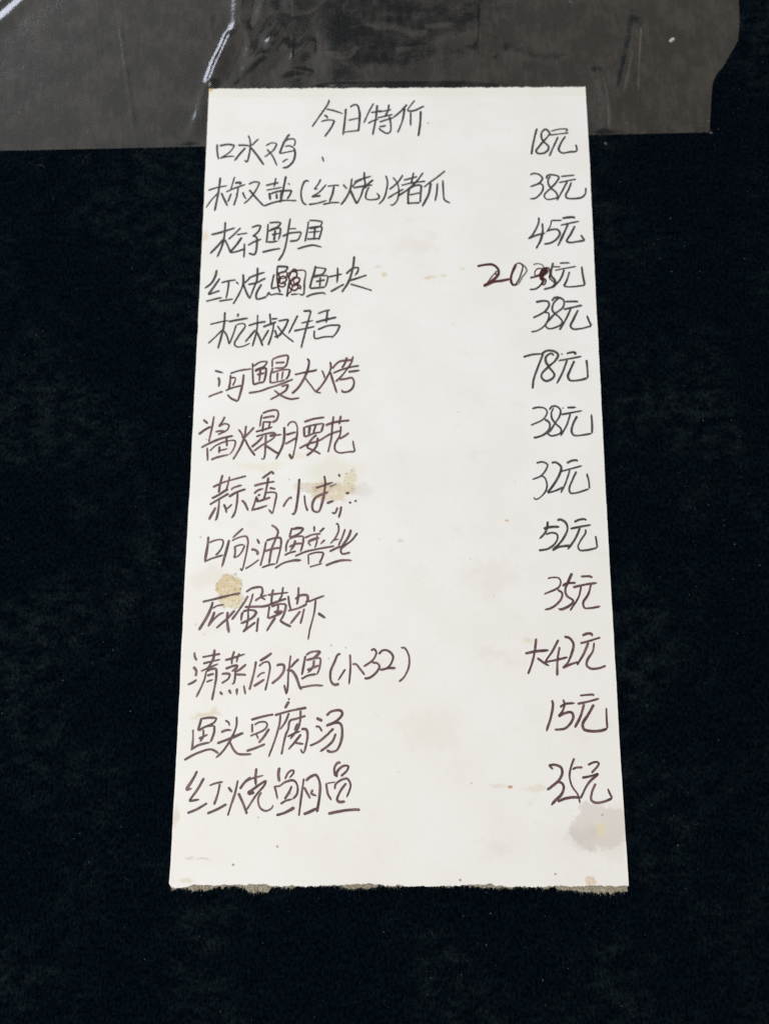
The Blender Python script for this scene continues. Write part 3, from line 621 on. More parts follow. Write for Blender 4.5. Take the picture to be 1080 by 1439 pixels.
('dish','酱爆腰花',7,[('n',[-6164,897,-6007,756]),('n',[-6290,403,-6094,558,-5895,671]),('n',[-5828,1010,-5867,671,-5953,151]),('n',[-5473,996,-5560,812,-5663,657]),('n',[-5663,657,-5476,755,-5338,699,-5386,558,-5678,389]),('n',[-5764,487,-5602,515,-5411,501]),('n',[-6188,-31,-5937,109,-5591,262,-5188,361]),('n',[-5999,-17,-5976,-227,-5965,-463]),('n',[-5912,-143,-5744,25,-5398,178,-5128,192,-5122,52,-5196,-143,-5299,-268]),('n',[-5403,305,-5382,108,-5364,-4]),('n',[-5608,24,-5611,-227]),('n',[-5655,-143,-5334,-59]),('n',[-5859,-421,-5647,-338,-5299,-255]),('n',[-5034,572,-4919,417,-4887,276]),('n',[-4794,698,-4835,332,-4957,-32,-5171,-421]),('n',[-4533,642,-4677,473,-4860,276]),('n',[-4818,248,-4687,-4,-4474,-296]),('n',[-4302,1066,-4337,868,-4357,642]),('n',[-4290,1094,-4074,1180,-3829,1194,-3784,1066,-3847,867,-3981,797]),('n',[-4285,938,-3932,995,-3904,952]),('n',[-4280,811,-3981,811]),('n',[-4253,797,-4270,473]),('n',[-4036,811,-4083,585]),('n',[-4487,487,-4191,571,-3949,655]),('n',[-4468,332,-4186,416,-3890,472]),('n',[-3890,472,-3874,416,-4049,346]),('n',[-4049,346,-3657,402]),('n',[-4605,-18,-4369,192,-4239,360]),('n',[-4520,-143,-4309,24,-3938,262,-3859,360]),('n',[-4158,388,-4161,52,-4189,-366,-4241,-421]),('n',[-4241,-421,-4283,-366]),('n',[-4147,38,-3926,-116,-3693,-255]),('n',[-3585,655,-3576,304,-3623,24,-3826,-422]),('n',[-3491,669,-3399,796,-3263,810,-3178,669,-3183,303,-3265,-227,-3314,-408]),('n',[-3314,-408,-3413,-227]),('n',[-3524,388,-3201,486]),('n',[-3543,80,-3170,303]),('n',[-2964,810,-2667,909,-2314,965]),('n',[-2961,655,-2940,317]),('n',[-2933,641,-2663,711,-2338,767]),('n',[-2338,767,-2389,556,-2415,486]),('n',[-2771,669,-2806,387]),('n',[-2582,739,-2658,444]),('n',[-2926,317,-2658,429,-2388,486]),('n',[-2548,387,-2708,247,-2865,-32]),('n',[-2865,-32,-2647,-116,-2415,-241]),('n',[-2520,303,-2542,51,-2673,-144,-2859,-297]),('n',[-3094,-60,-2840,79,-2491,191,-2116,415,-1792,527]),('n',[-2283,697,-2013,795,-1511,866]),('n',[-2029,1008,-2065,668,-2087,303,-2187,-186]),('n',[-1798,1022,-1849,725]),('n',[-1794,682,-1817,387,-1975,51,-1959,-116,-1836,-200,-1567,-172,-1338,-158]),('n',[-1338,-158,-1381,23,-1409,205]),('n',[-1534,457,-1654,359,-1842,247])]),
('dish','蒜香小排',8,[('n',[-5766,-1309,-5463,-1162,-5096,-1048,-4728,-946]),('n',[-5473,-908,-5535,-1213,-5572,-1491]),('n',[-5248,-959,-5288,-1187,-5352,-1440]),('n',[-5787,-1667,-5570,-1554,-5305,-1390,-5279,-1415]),('n',[-5839,-1867,-5564,-1692,-5251,-1503]),('n',[-5539,-1692,-5561,-2042,-5622,-2342,-5658,-2354]),('n',[-5639,-1942,-5741,-2142,-5842,-2342]),('n',[-5397,-1842,-5329,-1992,-5299,-2130]),('n',[-5138,-1842,-5233,-1942,-5328,-2017]),('n',[-5168,-1415,-5158,-1352,-4988,-1276,-4841,-1238]),('n',[-5258,-1616,-5005,-1465,-4725,-1364]),('n',[-4980,-1490,-4991,-1842,-5053,-2142,-5133,-2291]),('n',[-5133,-2291,-5158,-2267]),('n',[-4848,-1717,-4745,-1817,-4626,-2067]),('n',[-3862,-896,-3938,-819,-4060,-896,-4242,-1035]),('n',[-4033,-985,-4063,-1213,-4115,-1515,-4159,-1691]),('n',[-4481,-1263,-4199,-1187,-3830,-1124]),('n',[-4473,-1515,-4341,-1402,-4170,-1352]),('n',[-3997,-1326,-3799,-1364]),('n',[-4384,-1591,-4427,-1767,-4527,-2079]),('n',[-4360,-1578,-4262,-1541]),('n',[-4091,-1490,-3944,-1465,-3782,-1503,-3799,-1766,-3874,-2154]),('n',[-3874,-2154,-4001,-2004]),('n',[-4329,-1767,-4134,-1691,-3951,-1628]),('n',[-4504,-2029,-4273,-1967,-4030,-1879]),('n',[-4357,-1641,-4352,-1804]),('n',[-3549,-1937,-3439,-1733,-3313,-1601]),('n',[-3313,-1601,-3296,-1704]),('n',[-3068,-1027,-3087,-1469,-3200,-2141,-3285,-2156]),('n',[-2898,-1557,-2863,-1850,-2786,-2068]),('n',[-2557,-1337,-2299,-1248,-2013,-1145]),('n',[-2290,-938,-2258,-1174,-2320,-1703,-2457,-2083,-2600,-2054,-2647,-1879,-2551,-1645,-2152,-1454]),('n',[-1844,-879,-1799,-982]),('n',[-2204,-1820,-1976,-1732]),('n',[-1858,-1937,-1941,-2126,-2042,-2111]),('n',[-1744,-1908,-1770,-2082,-1825,-2286]),('g',[-2126,-1292,-1897,-1189]),('n',[-1523,-1174,-1560,-1198]),('n',[-1620,-1498,-1496,-1492]),('n',[-1516,-1805,-1430,-1785]),('n',[-1345,-1753,-1259,-1732]),('g',[-1613,-849,-1598,-894])]),
('dish','响油鳝丝',9,[('n',[-5831,-2862,-5834,-3059,-5903,-3670]),('n',[-5798,-3058,-5582,-2972,-5387,-2972,-5369,-3107,-5469,-3328,-5585,-3450]),('n',[-5905,-3646,-5703,-3548,-5343,-3438]),('n',[-4766,-2601,-4907,-2737,-5084,-2910]),('b',[-5180,-2960,-5272,-3377,-5375,-3815]),('n',[-5105,-2996,-4901,-2898,-4658,-2861,-4605,-2984,-4620,-3254,-4741,-3924]),('n',[-4741,-3924,-4817,-3839]),('n',[-5013,-3156,-4982,-3327,-5011,-3535]),('n',[-5000,-3181,-4820,-3119,-4697,-3131]),('n',[-4697,-3131,-4764,-3303,-4868,-3450,-5023,-3535]),('n',[-4326,-2934,-4248,-3094]),('n',[-4498,-3266,-4376,-3278,-4288,-3363,-4322,-3437]),('n',[-4658,-3863,-4457,-3741,-4244,-3571]),('n',[-4044,-3008,-4105,-3375,-4201,-3778]),('n',[-4044,-2996,-3778,-2909,-3608,-2909,-3581,-2983,-3609,-3302,-3706,-3716]),('n',[-3900,-2502,-3763,-2588,-3686,-2712,-3753,-2934,-3866,-3253,-3937,-3716]),('n',[-4107,-3327,-3866,-3253,-3599,-3204]),('n',[-4151,-3826,-3924,-3741,-3707,-3704]),('n',[-3260,-2583,-3332,-2890]),('n',[-3246,-2636,-3074,-2596,-2889,-2609]),('n',[-2889,-2609,-3018,-2757,-3331,-2904]),('n',[-3344,-2944,-3418,-3130,-3425,-3342]),('n',[-3344,-2944,-3121,-2863,-2897,-2850]),('n',[-2897,-2850,-2906,-3050,-2978,-3342]),('n',[-3145,-2970,-3193,-3156,-3308,-3316]),('n',[-3337,-3183,-3116,-3090,-2905,-3076]),('n',[-3475,-3448,-3319,-3369,-3110,-3315]),('n',[-3753,-3844,-3495,-3686,-3208,-3606,-2946,-3593]),('n',[-2573,-2529,-2569,-2716]),('n',[-2254,-2582,-2410,-2729]),('n',[-2856,-2903,-2647,-2810,-2357,-2769]),('n',[-2761,-3023,-2539,-2930,-2394,-2903]),('n',[-2475,-2810,-2484,-3023,-2546,-3235]),('n',[-2761,-3036,-2666,-3156]),('n',[-2235,-2956,-2377,-3102]),('n',[-3146,-3474,-2846,-3342,-2454,-3249,-1942,-3155]),('n',[-2740,-3408,-2720,-3737]),('n',[-2726,-3421,-2504,-3355,-2268,-3354]),('n',[-2268,-3354,-2317,-3526,-2393,-3684]),('n',[-2692,-3803,-2497,-3750,-2301,-3689]),('n',[-1912,-2461,-1846,-2475,-1817,-2649,-1906,-2889,-2074,-3089]),('n',[-1958,-2969,-1800,-2942]),('n',[-1619,-2622,-1695,-2862,-1823,-3155]),('n',[-2097,-3328,-1849,-3208,-1665,-3155]),('n',[-1434,-2635,-1511,-2862,-1718,-3182]),('n',[-1235,-2742,-1404,-2969,-1639,-3155,-1743,-3261,-1702,-3393,-1453,-3353]),('b',[-2208,-3763,-1948,-3657,-1660,-3591,-1398,-3604])]),
('dish','咸蛋黄虾',10,[('b',[-5922,-4869,-5535,-4779,-5138,-4679,-4770,-4599]),('n',[-5602,-4859,-5644,-5038,-5770,-5335,-5991,-5729]),('n',[-5602,-5068,-5466,-4988,-5257,-4948]),('n',[-5539,-5157,-5591,-5335,-5718,-5611]),('n',[-5718,-5611,-5510,-5354,-5375,-5235,-5237,-5186]),('n',[-5139,-5156,-5149,-5393,-5073,-5806]),('n',[-4537,-4678,-4668,-4917,-5009,-5412]),('n',[-4921,-5116,-5131,-5354,-5467,-5659]),('n',[-4612,-4570,-4420,-4453,-4147,-4427,-4104,-4544,-4163,-4725]),('n',[-4389,-4609,-4434,-4803,-4515,-5087,-4517,-5396,-4584,-5677,-4658,-5779]),('n',[-4163,-4725,-4004,-4803]),('n',[-4328,-4842,-4201,-4751,-3944,-4647]),('n',[-4634,-5023,-4323,-5010,-4011,-4996,-3677,-4867,-3368,-4763]),('n',[-4681,-5165,-4715,-5294,-4722,-5447]),('n',[-4681,-5152,-4475,-5113,-4266,-5139]),('n',[-4266,-5139,-4314,-5267,-4465,-5396,-4745,-5524]),('n',[-4659,-5767,-4483,-5626,-4281,-5472]),('n',[-4208,-5331,-4227,-5549,-4245,-5778]),('n',[-3780,-4478,-3823,-4777,-3818,-4957]),('n',[-3481,-4413,-3526,-4698,-3613,-4828]),('n',[-3944,-4660,-3684,-4621,-3308,-4581]),('n',[-3881,-4996,-3901,-5189,-3922,-5369]),('n',[-3829,-5009,-3597,-4931,-3376,-4931]),('n',[-3376,-4931,-3410,-5137,-3482,-5343,-3558,-5420]),('n',[-3610,-4957,-3640,-5266]),('n',[-3746,-5176,-3461,-5150]),('n',[-3909,-5369,-3691,-5279,-3486,-5189]),('n',[-3690,-5330,-3814,-5522,-3949,-5752]),('n',[-3558,-5420,-3400,-5522,-3203,-5611]),('n',[-3318,-4672,-3286,-4905,-3229,-5111]),('n',[-3319,-5137,-3023,-5059,-2740,-4930]),('n',[-3012,-4412,-3018,-4723,-3051,-4956]),('n',[-3107,-4788,-2954,-4672,-2745,-4671,-2730,-4801,-2792,-4930]),('n',[-2943,-5136,-3094,-5342,-3244,-5534]),('n',[-2828,-5059,-2887,-5342,-2934,-5534]),('n',[-2715,-4865,-2457,-4761,-2212,-4670]),('n',[-2483,-4800,-2527,-5213,-2646,-5699,-2691,-6004]),('b',[-2410,-5200,-2175,-5353])]),
('dish','清蒸白水鱼(小32)',11,[('b',[-6089,-6368,-6069,-6507,-6000,-6620]),('b',[-6107,-6796,-6011,-6909,-6016,-7083]),('n',[-6247,-7321,-6121,-7270,-5973,-7171]),('n',[-5850,-6519,-5595,-6468,-5302,-6417]),('n',[-5488,-6279,-5514,-6556,-5704,-6908]),('n',[-5816,-6708,-5588,-6644,-5295,-6581]),('n',[-5869,-6933,-5631,-6820,-5341,-6706]),('n',[-5704,-6908,-5755,-7182,-5973,-7691]),('n',[-5703,-6933,-5577,-6870,-5413,-6832]),('n',[-5413,-6832,-5402,-7082,-5499,-7776]),('n',[-5684,-7058,-5469,-6995]),('n',[-5701,-7245,-5487,-7169]),('n',[-5166,-6606,-4899,-6530,-4557,-6415]),('n',[-4894,-6328,-4949,-6555,-4955,-6731]),('n',[-4737,-6391,-4795,-6554,-4816,-6680]),('n',[-5142,-6856,-4940,-6781,-4776,-6730]),('n',[-4776,-6730,-4835,-6856,-4960,-6931]),('n',[-4834,-6881,-4848,-7180,-4881,-7305]),('n',[-4881,-7305,-4933,-7280]),('n',[-5251,-7007,-5060,-6994,-4983,-7006]),('n',[-4983,-7006,-5053,-7156,-5240,-7281]),('n',[-4520,-6717,-4681,-6855,-4831,-6956]),('n',[-4816,-7018,-4509,-7030]),('b',[-5281,-7516,-5187,-7615]),('b',[-5016,-7454,-4934,-7590]),('b',[-4775,-7416,-4767,-7626]),('b',[-4574,-7329,-4513,-7601]),('n',[-3761,-6388,-3924,-6502,-4126,-6628]),('n',[-4228,-6629,-4292,-7004,-4403,-7477]),('n',[-4146,-6779,-3996,-6666,-3868,-6653,-3813,-6778,-3854,-7128,-3932,-7488]),('n',[-4187,-7104,-4088,-7004,-3949,-6953]),('n',[-4280,-7365,-3955,-7153]),('n',[-3619,-6762,-3533,-6730,-3403,-6741,-3398,-6910,-3522,-7100,-3744,-7290]),('n',[-3204,-6453,-3221,-6655,-3256,-6973,-3266,-7394,-3293,-7593]),('n',[-3293,-7593,-3341,-7436,-3376,-7310]),('n',[-2952,-6559,-3079,-6676,-3205,-6825]),('n',[-3312,-6889,-3160,-6909,-3026,-7078,-2911,-7372,-2845,-7466]),('n',[-2932,-7404,-2696,-7361,-2481,-7329,-2201,-7339]),('n',[-2759,-6463,-2797,-6697,-2854,-7035]),('n',[-2748,-6452,-2587,-6356,-2305,-6334]),('n',[-2305,-6334,-2497,-6526,-2734,-6590]),('n',[-2734,-6601,-2497,-6547,-2323,-6547,-2329,-6802,-2401,-7013]),('n',[-2496,-6590,-2535,-6802,-2683,-6972]),('n',[-2706,-6887,-2492,-6802,-2320,-6738]),('n',[-2873,-7151,-2660,-7045,-2401,-7002]),('n',[-1706,-6408,-1789,-6435,-1896,-6666,-2002,-6935,-1984,-7204,-1886,-7310,-1736,-7283]),('n',[-1563,-6854,-1778,-7190]),('n',[-1430,-6421,-1412,-6772,-1448,-7309]),('n',[-1358,-6718,-1262,-6705,-1123,-6852,-984,-7027]),('n',[-809,-6311,-713,-6270,-644,-6365,-739,-6582,-1027,-6785]),('n',[-766,-6663,-628,-6676,-546,-6770,-627,-6932,-819,-7093,-997,-7134]),('n',[-574,-6419,-464,-6310,-299,-6310,-147,-6472,-188,-6662,-325,-6824,-545,-6878]),('n',[-518,-6878,-270,-6824,-64,-6818]),('n',[88,-6228,198,-6228,322,-6444,334,-6741,196,-7064,31,-7225])]),
('dish','鱼头豆腐汤',12,[('n',[-5784,-8271,-5826,-8455,-5880,-8649]),('n',[-5770,-8296,-5569,-8271,-5328,-8270]),('n',[-5328,-8270,-5411,-8404,-5609,-8503,-5869,-8625]),('n',[-5855,-8649,-5658,-8527,-5395,-8490]),('n',[-5395,-8490,-5398,-8696,-5487,-8963]),('n',[-5718,-8600,-5709,-8795,-5802,-8964]),('n',[-5844,-8868,-5573,-8746]),('n',[-6021,-8601,-6008,-8868,-6020,-9134]),('n',[-6068,-9182,-5836,-9049,-5487,-8963]),('b',[-6242,-9471,-5875,-9278,-5465,-9168,-5234,-9276]),('n',[-5085,-8342,-4981,-8403,-4951,-8513]),('n',[-5197,-8684,-5048,-8623,-4871,-8622]),('n',[-4747,-8231,-4750,-8500,-4864,-8816,-5124,-9227,-5317,-9408]),('n',[-5297,-8999,-4937,-8865,-4528,-8694]),('n',[-4934,-8937,-4799,-9178,-4669,-9286,-4267,-9297]),('n',[-4326,-8328,-3975,-8229,-3661,-8167]),('n',[-4285,-8425,-4276,-8693]),('n',[-4220,-8474,-4096,-8400,-3895,-8388,-3841,-8473,-3913,-8595,-4335,-8790]),('n',[-4161,-8717,-4080,-8886]),('n',[-3775,-8570,-3932,-8813,-4077,-8983]),('n',[-4433,-9213,-4173,-9128,-3875,-9006]),('b',[-3254,-7716,-3185,-7741]),('n',[-3214,-7790,-3335,-7999]),('n',[-3634,-8196,-3207,-8072,-2690,-7973]),('n',[-3457,-8171,-3476,-8415,-3589,-8853,-3774,-9383]),('n',[-3206,-8121,-3300,-8366,-3470,-8610]),('n',[-2710,-8206,-2949,-8280,-3174,-8354,-3219,-8585,-3290,-8755,-3401,-9310]),('n',[-2866,-8047,-2872,-8316,-2918,-8535,-3161,-8876]),('n',[-3238,-8803,-3064,-8718,-2840,-8632]),('n',[-2841,-8584,-2689,-8596,-2647,-8801,-2738,-9260]),('n',[-2738,-9260,-2788,-9236,-2853,-9140]),('n',[-2837,-8729,-3033,-8972,-3204,-9165]),('n',[-3008,-8972,-2756,-9007]),('n',[-2946,-8414,-3041,-8633]),('b',[-2406,-8266,-2215,-8351]),('n',[-2426,-8510,-2313,-8521,-2222,-8655]),('n',[-2579,-9055,-2330,-8946,-2082,-8751,-1884,-8557]),('n',[-2104,-8204,-1967,-8081,-1689,-8056,-1637,-8141,-1761,-8313,-2111,-8496]),('n',[-2099,-8484,-1810,-8398,-1684,-8434,-1631,-8653,-1677,-8968,-1799,-9185,-1974,-9221,-2088,-9174]),('n',[-1819,-8702,-1928,-8944,-2275,-9222])]),
('dish','红烧鲳鱼',13,[('n',[-5840,-9766,-5937,-9972,-6149,-10304]),('n',[-6149,-10304,-5964,-10253]),('n',[-5629,-9958,-5789,-10252,-6040,-10609]),('n',[-6040,-10609,-5735,-10557]),('n',[-6077,-10937,-5815,-10835,-5503,-10657]),('n',[-5471,-10174,-5286,-10110,-5073,-10071]),('n',[-5164,-10122,-5218,-10428,-5313,-10707]),('b',[-5503,-10947,-5227,-10833,-4940,-10680]),('b',[-4919,-10211,-4792,-10363]),('n',[-4645,-10018,-4712,-10375,-4807,-10680,-4900,-11008]),('n',[-4618,-10375,-4488,-10628,-4343,-10955]),('n',[-4582,-10273,-4454,-10094,-4272,-9927]),('n',[-4119,-9683,-4136,-9965,-4116,-10169]),('n',[-4455,-10081,-4243,-9978,-3897,-9887]),('n',[-4150,-10348,-4296,-10399,-4324,-10361,-4232,-10297,-3826,-10015]),('n',[-3826,-10015,-3862,-10143,-4094,-10424,-4373,-10855]),('n',[-3949,-10347,-4037,-10525,-3975,-10777,-3813,-10865,-3655,-10801,-3591,-10700]),('b',[-3449,-9658,-3470,-9864,-3437,-10068]),('n',[-3278,-9991,-3189,-9812,-3057,-9721]),('n',[-3057,-9721,-3028,-9798,-3158,-9965]),('n',[-3582,-10171,-3523,-10349,-3477,-10552]),('n',[-3555,-10184,-3447,-10183,-3263,-10068,-3022,-10028,-2912,-10168,-2920,-10397,-3037,-10537]),('n',[-3073,-10169,-3148,-10347,-3277,-10551]),('n',[-3393,-10678,-3249,-10589,-3037,-10537]),('n',[-3505,-10981,-3267,-10917,-2978,-10764]),('n',[-2729,-9964,-2775,-10321,-2852,-11003]),('n',[-2674,-10040,-2542,-9924,-2382,-9873,-2271,-10064,-2264,-10445,-2336,-10900]),('n',[-2724,-10206,-2530,-10523]),('n',[-2468,-10269,-2532,-10421]),('n',[-2505,-10396,-2344,-10446]),('b',[-2720,-10952,-2549,-10889,-2325,-10774]),('n',[-2284,-10825,-2336,-10888]),('n',[-1818,-9909,-1848,-9679,-1742,-9524,-1662,-9536]),('n',[-1777,-9934,-1766,-9781,-1607,-9626,-1432,-9600]),('n',[-1432,-9600,-1471,-9728,-1657,-9908]),('n',[-1826,-10266,-1814,-10139,-1655,-10011,-1468,-9972,-1373,-10137,-1411,-10315,-1489,-10493]),('n',[-2083,-10089,-2024,-10394,-1915,-10571]),('f',[-2056,-10101,-1816,-10062]),('b',[-1494,-10087,-1652,-10291,-1755,-10545,-1701,-10608,-1515,-10594]),('b',[-2016,-10937,-1644,-10860,-1299,-10821,-1086,-10820])]),
('price','18元',1,[('n',[4771,11256,4720,11079,4615,10651,4546,10250]),('n',[4923,11103,4905,10926,4966,10750,5127,10573,5122,10448,4983,10311,4759,10299,4707,10387,4813,10549,4966,10750,5118,10925,5190,11064,5062,11241]),('n',[5062,11241,4899,11078]),('n',[5238,11139,5533,11214,5814,11225]),('n',[5814,11225,5753,11112]),('n',[5165,10988,5458,11025,5841,11073]),('n',[5476,10924,5305,10547,5145,10173]),('n',[5724,10948,5556,10671,5478,10421,5585,10308,5855,10344,6089,10356]),('n',[6089,10356,6086,10518,6057,10631])]),
('price','38元',2,[('n',[4475,9473,4577,9534,4775,9497,4881,9360,4787,9188,4449,9030]),('n',[4741,9164,4872,9114,4888,8942,4771,8747,4612,8613,4423,8590]),('n',[5013,9335,5062,9458,5241,9482,5437,9407,5364,9235,5155,8990,4948,8771,4923,8673,5007,8575,5206,8587,5363,8647,5325,8818,5155,8990,5073,9163,5079,9310,5161,9433]),('n',[5504,9419,5727,9443,5972,9467]),('n',[5428,9186,5719,9258,6021,9319]),('n',[5718,9234,5550,8915,5335,8513]),('n',[5850,9209,5750,8939,5641,8719,5670,8622,5911,8596,6178,8644,6294,8766,6327,8998])]),
('price','45元',3,[('n',[4708,7917,4701,7724,4478,7269,4331,7126]),('n',[4331,7126,4608,7256,4917,7339]),('n',[4821,7699,4820,7387,4732,7053,4580,6768]),('n',[5132,7807,5079,7578,4940,7363]),('n',[5131,7795,5328,7794,5482,7805]),('n',[4963,7399,5118,7458,5315,7458,5386,7338,5302,7147,5078,6981,4847,6934]),('n',[5485,7866,5661,7901,5881,7900,5889,7852]),('n',[5419,7613,5696,7684,6061,7767]),('n',[5673,7660,5504,7289,5302,6861]),('n',[5900,7600,5744,7289,5603,7038,5710,6990,5951,7025,6203,7060]),('n',[6203,7060,6131,7168,6082,7275])]),
('price', '20 35元', 4, [('r', [2623, 6145, 2902, 6201, 3145, 6200, 3314, 6031, 3309, 5843, 3132, 5656, 2816, 5433]), ('r', [2816, 5433, 3130, 5582, 3442, 5637, 3686, 5692]), ('s', [3279, 5993, 3064, 5731, 2886, 5470]), ('s', [3257, 5806, 3208, 5956]), ('r', [3909, 6236, 3760, 5879, 3719, 5655, 3783, 5487, 3956, 5505]), ('g', [3956, 5505, 4102, 5766, 4248, 5990, 4184, 6141, 4014, 6254]), ('s', [3909, 6236, 4014, 6254, 4116, 6179, 4035, 5804, 3942, 5617, 3852, 5468]), ('g', [4463, 6197, 4603, 6234, 4774, 6177, 4804, 6064, 4658, 5839]), ('n', [4343, 5728, 4552, 5783, 4657, 5821]), ('n', [4654, 5727, 4755, 5652, 4679, 5466, 4502, 5336, 4312, 5318]), ('r', [4553, 5802, 4657, 5821, 4768, 6027, 4875, 6101]), ('r', [4875, 6101, 4694, 5877, 4621, 5765]), ('r', [4621, 5765, 4763, 5876, 4874, 6064]), ('r', [4874, 6064, 4904, 5951, 4760, 5802, 4686, 5652]), ('r', [4686, 5652, 4792, 5727]), ('s', [4552, 5765, 4505, 5915, 4596, 6046, 4770, 6064]), ('s', [4690, 5764, 4858, 5652, 4818, 5503, 4748, 5466]), ('s', [4748, 5466, 4736, 5615]), ('r', [4707, 5764, 4789, 5633, 4696, 5466]), ('s', [4875, 6101, 4978, 6063, 5005, 5876, 4982, 5726, 5098, 5595, 5164, 5539]), ('n', [5124, 6270, 5042, 5951, 5037, 5801, 5167, 5614, 5091, 5427, 4777, 5317]), ('n', [5101, 6120, 5360, 6119]), ('n', [5331, 6251, 5678, 6261]), ('n', [5165, 5988, 5497, 6062, 5880, 6136]), ('n', [5478, 6025, 5343, 5688, 5072, 5372]), ('n', [5647, 5949, 5548, 5650, 5435, 5427]), ('n', [5435, 5427, 5641, 5407, 6126, 5462]), ('n', [6126, 5462, 6074, 5835, 6053, 6136])]),
('price','38元',5,[('n',[4501,4871,4728,4916,4899,4893,4938,4789,4800,4559,4396,4319]),('n',[4756,4513,4905,4490,4898,4307,4716,4011,4498,3875,4316,3841]),('n',[5028,4904,5118,5019,5269,5031,5415,4926,5384,4696,5118,4467,4850,4170,4792,4056,4884,3953,5099,3987,5273,4078,5341,4192,5262,4329,5118,4467,5037,4582,5042,4720,5135,4904,5268,5019]),('n',[5456,4892,5670,4891,5885,4902]),('n',[5885,4902,5840,4856]),('n',[5402,4615,5683,4684,6018,4763]),('n',[5638,4649,5451,4260,5233,3896]),('n',[5872,4603,5708,4282,5601,4032,5671,3941,5927,3951,6272,4042]),('n',[6272,4042,6196,4236,6141,4419])]),
('price','78元',6,[('n',[4037,2978,4330,3064,4680,3088]),('n',[4680,3088,4502,2645,4348,2230,4302,1902]),('n',[4634,3088,4824,3199,5055,3162,5156,3063,5067,2866,4826,2645,4609,2400,4604,2278,4739,2168,4927,2241,5013,2375,4849,2645,4752,2842,4770,2989,4937,3100,5027,3026]),('n',[5250,3075,5308,3087]),('n',[5425,3092,5590,3136,5741,3136]),('n',[5741,3136,5679,3050]),('n',[5159,2853,5487,2914,5909,3000]),('n',[5439,2877,5283,2473,5070,2071]),('n',[5670,2853,5516,2521,5439,2326,5502,2192,5779,2192,6071,2264]),('n',[6071,2264,6074,2570,6055,2889])]),
('price','38元',7,[('n',[4260,1247,4449,1290,4657,1257,4736,1137,4602,898,4200,693]),('n',[4644,898,4785,790,4788,595,4647,422,4478,336,4269,283]),('n',[4801,1203,4888,1312,5035,1323,5155,1202,5126,1006,4971,768,4817,530,4730,444,4810,358,4997,379,5124,444,5150,573,4971,768,4874,941,4870,1115,4950,1290]),('n',[5209,1257,5262,1268]),('n',[5367,1279,5659,1289]),('n',[5170,1050,5463,1104,5852,1180]),('n',[5462,1071,5343,724,5120,336]),('n',[5678,1006,5530,724,5478,487,5556,368,5825,379,6118,432]),('n',[6118,432,6133,745,6128,1071])]),
('price','32元',8,[('n',[4331,-529,4538,-498,4679,-582,4610,-773,4461,-942,4179,-1068]),('n',[4440,-942,4562,-984,4636,-1174,4607,-1404,4374,-1655,4260,-1686,4212,-1613]),('n',[4805,-529,4929,-508,5098,-646,5082,-794,4925,-1110,4645,-1488]),('n',[4645,-1488,4872,-1425,5163,-1299]),('n',[5277,-540,5445,-455,5631,-434]),('n',[5631,-434,5608,-498]),('n',[5081,-805,5393,-720,5767,-614]),('n',[5371,-752,5208,-1195,5053,-1498]),('n',[5574,-794,5439,-1068,5324,-1362,5359,-1488,5523,-1488,5947,-1352]),('n',[5947,-1352,5947,-1152,5889,-858])]),
('price','52元',9,[('n',[4620,-2377,4592,-2583,4504,-2767,4336,-2931]),('n',[4479,-2613,4673,-2562,4977,-2551]),('n',[4543,-2788,4727,-2736,4887,-2787,4902,-2910,4794,-3094,4587,-3237,4303,-3288]),('n',[4904,-2356,5007,-2325,5165,-2418,5218,-2603,5106,-2869,4914,-3114,4726,-3287]),('n',[4726,-3287,4952,-3175,5276,-3134]),('n',[5429,-2407,5574,-2335,5798,-2304]),('n',[5798,-2304,5775,-2366]),('n',[5298,-2613,5605,-2551,5951,-2489]),('n',[5603,-2582,5447,-2910,5190,-3267]),('n',[5763,-2623,5768,-2725,5584,-3012,5516,-3175,5571,-3276,5773,-3276,6098,-3205]),('n',[6098,-3205,6087,-3011,6066,-2827])]),
('price','35元',10,[('n',[4549,-4145,4690,-4115,4889,-4135,4944,-4245,4878,-4405,4411,-4625]),('n',[4835,-4485,4970,-4584,4944,-4743,4797,-4921,4614,-5040,4414,-5090]),('n',[5296,-3974,5141,-4304,5075,-4464,5106,-4663,5298,-4822,5152,-4980,4890,-5079,4832,-5040]),('n',[4988,-4385,5082,-4305,5402,-4274]),('n',[5551,-4084,5850,-4083,5908,-4133]),('n',[5296,-4414,5639,-4334,6050,-4273]),('n',[5558,-4364,5463,-4702,5186,-5118]),('n',[5860,-4303,5765,-4603,5593,-4881,5626,-5029,5864,-5028,6104,-4979])]),
('price','大42元',11,[('n',[4140,-5935,4090,-6289,4001,-6640,3862,-6990]),('n',[3793,-6390,4101,-6326,4511,-6288]),('n',[4146,-6515,4319,-6639,4506,-6751]),('n',[4805,-5972,4612,-6313,4370,-6639]),('n',[4370,-6639,4704,-6576,5064,-6488]),('n',[4834,-6186,4756,-6538,4724,-7037]),('n',[4975,-5883,5139,-5933,5246,-6110,5169,-6412,5030,-6688,4885,-6813]),('n',[4885,-6813,5105,-6713,5364,-6625]),('n',[5514,-5857,5683,-5793,5836,-5805]),('n',[5836,-5805,5794,-5881]),('n',[5439,-6084,5698,-6021,6061,-5906]),('n',[5696,-6059,5526,-6411,5321,-6725]),('n',[5862,-6058,5811,-6310,5632,-6586,5613,-6736,5736,-6823,5965,-6810,6184,-6735])]),
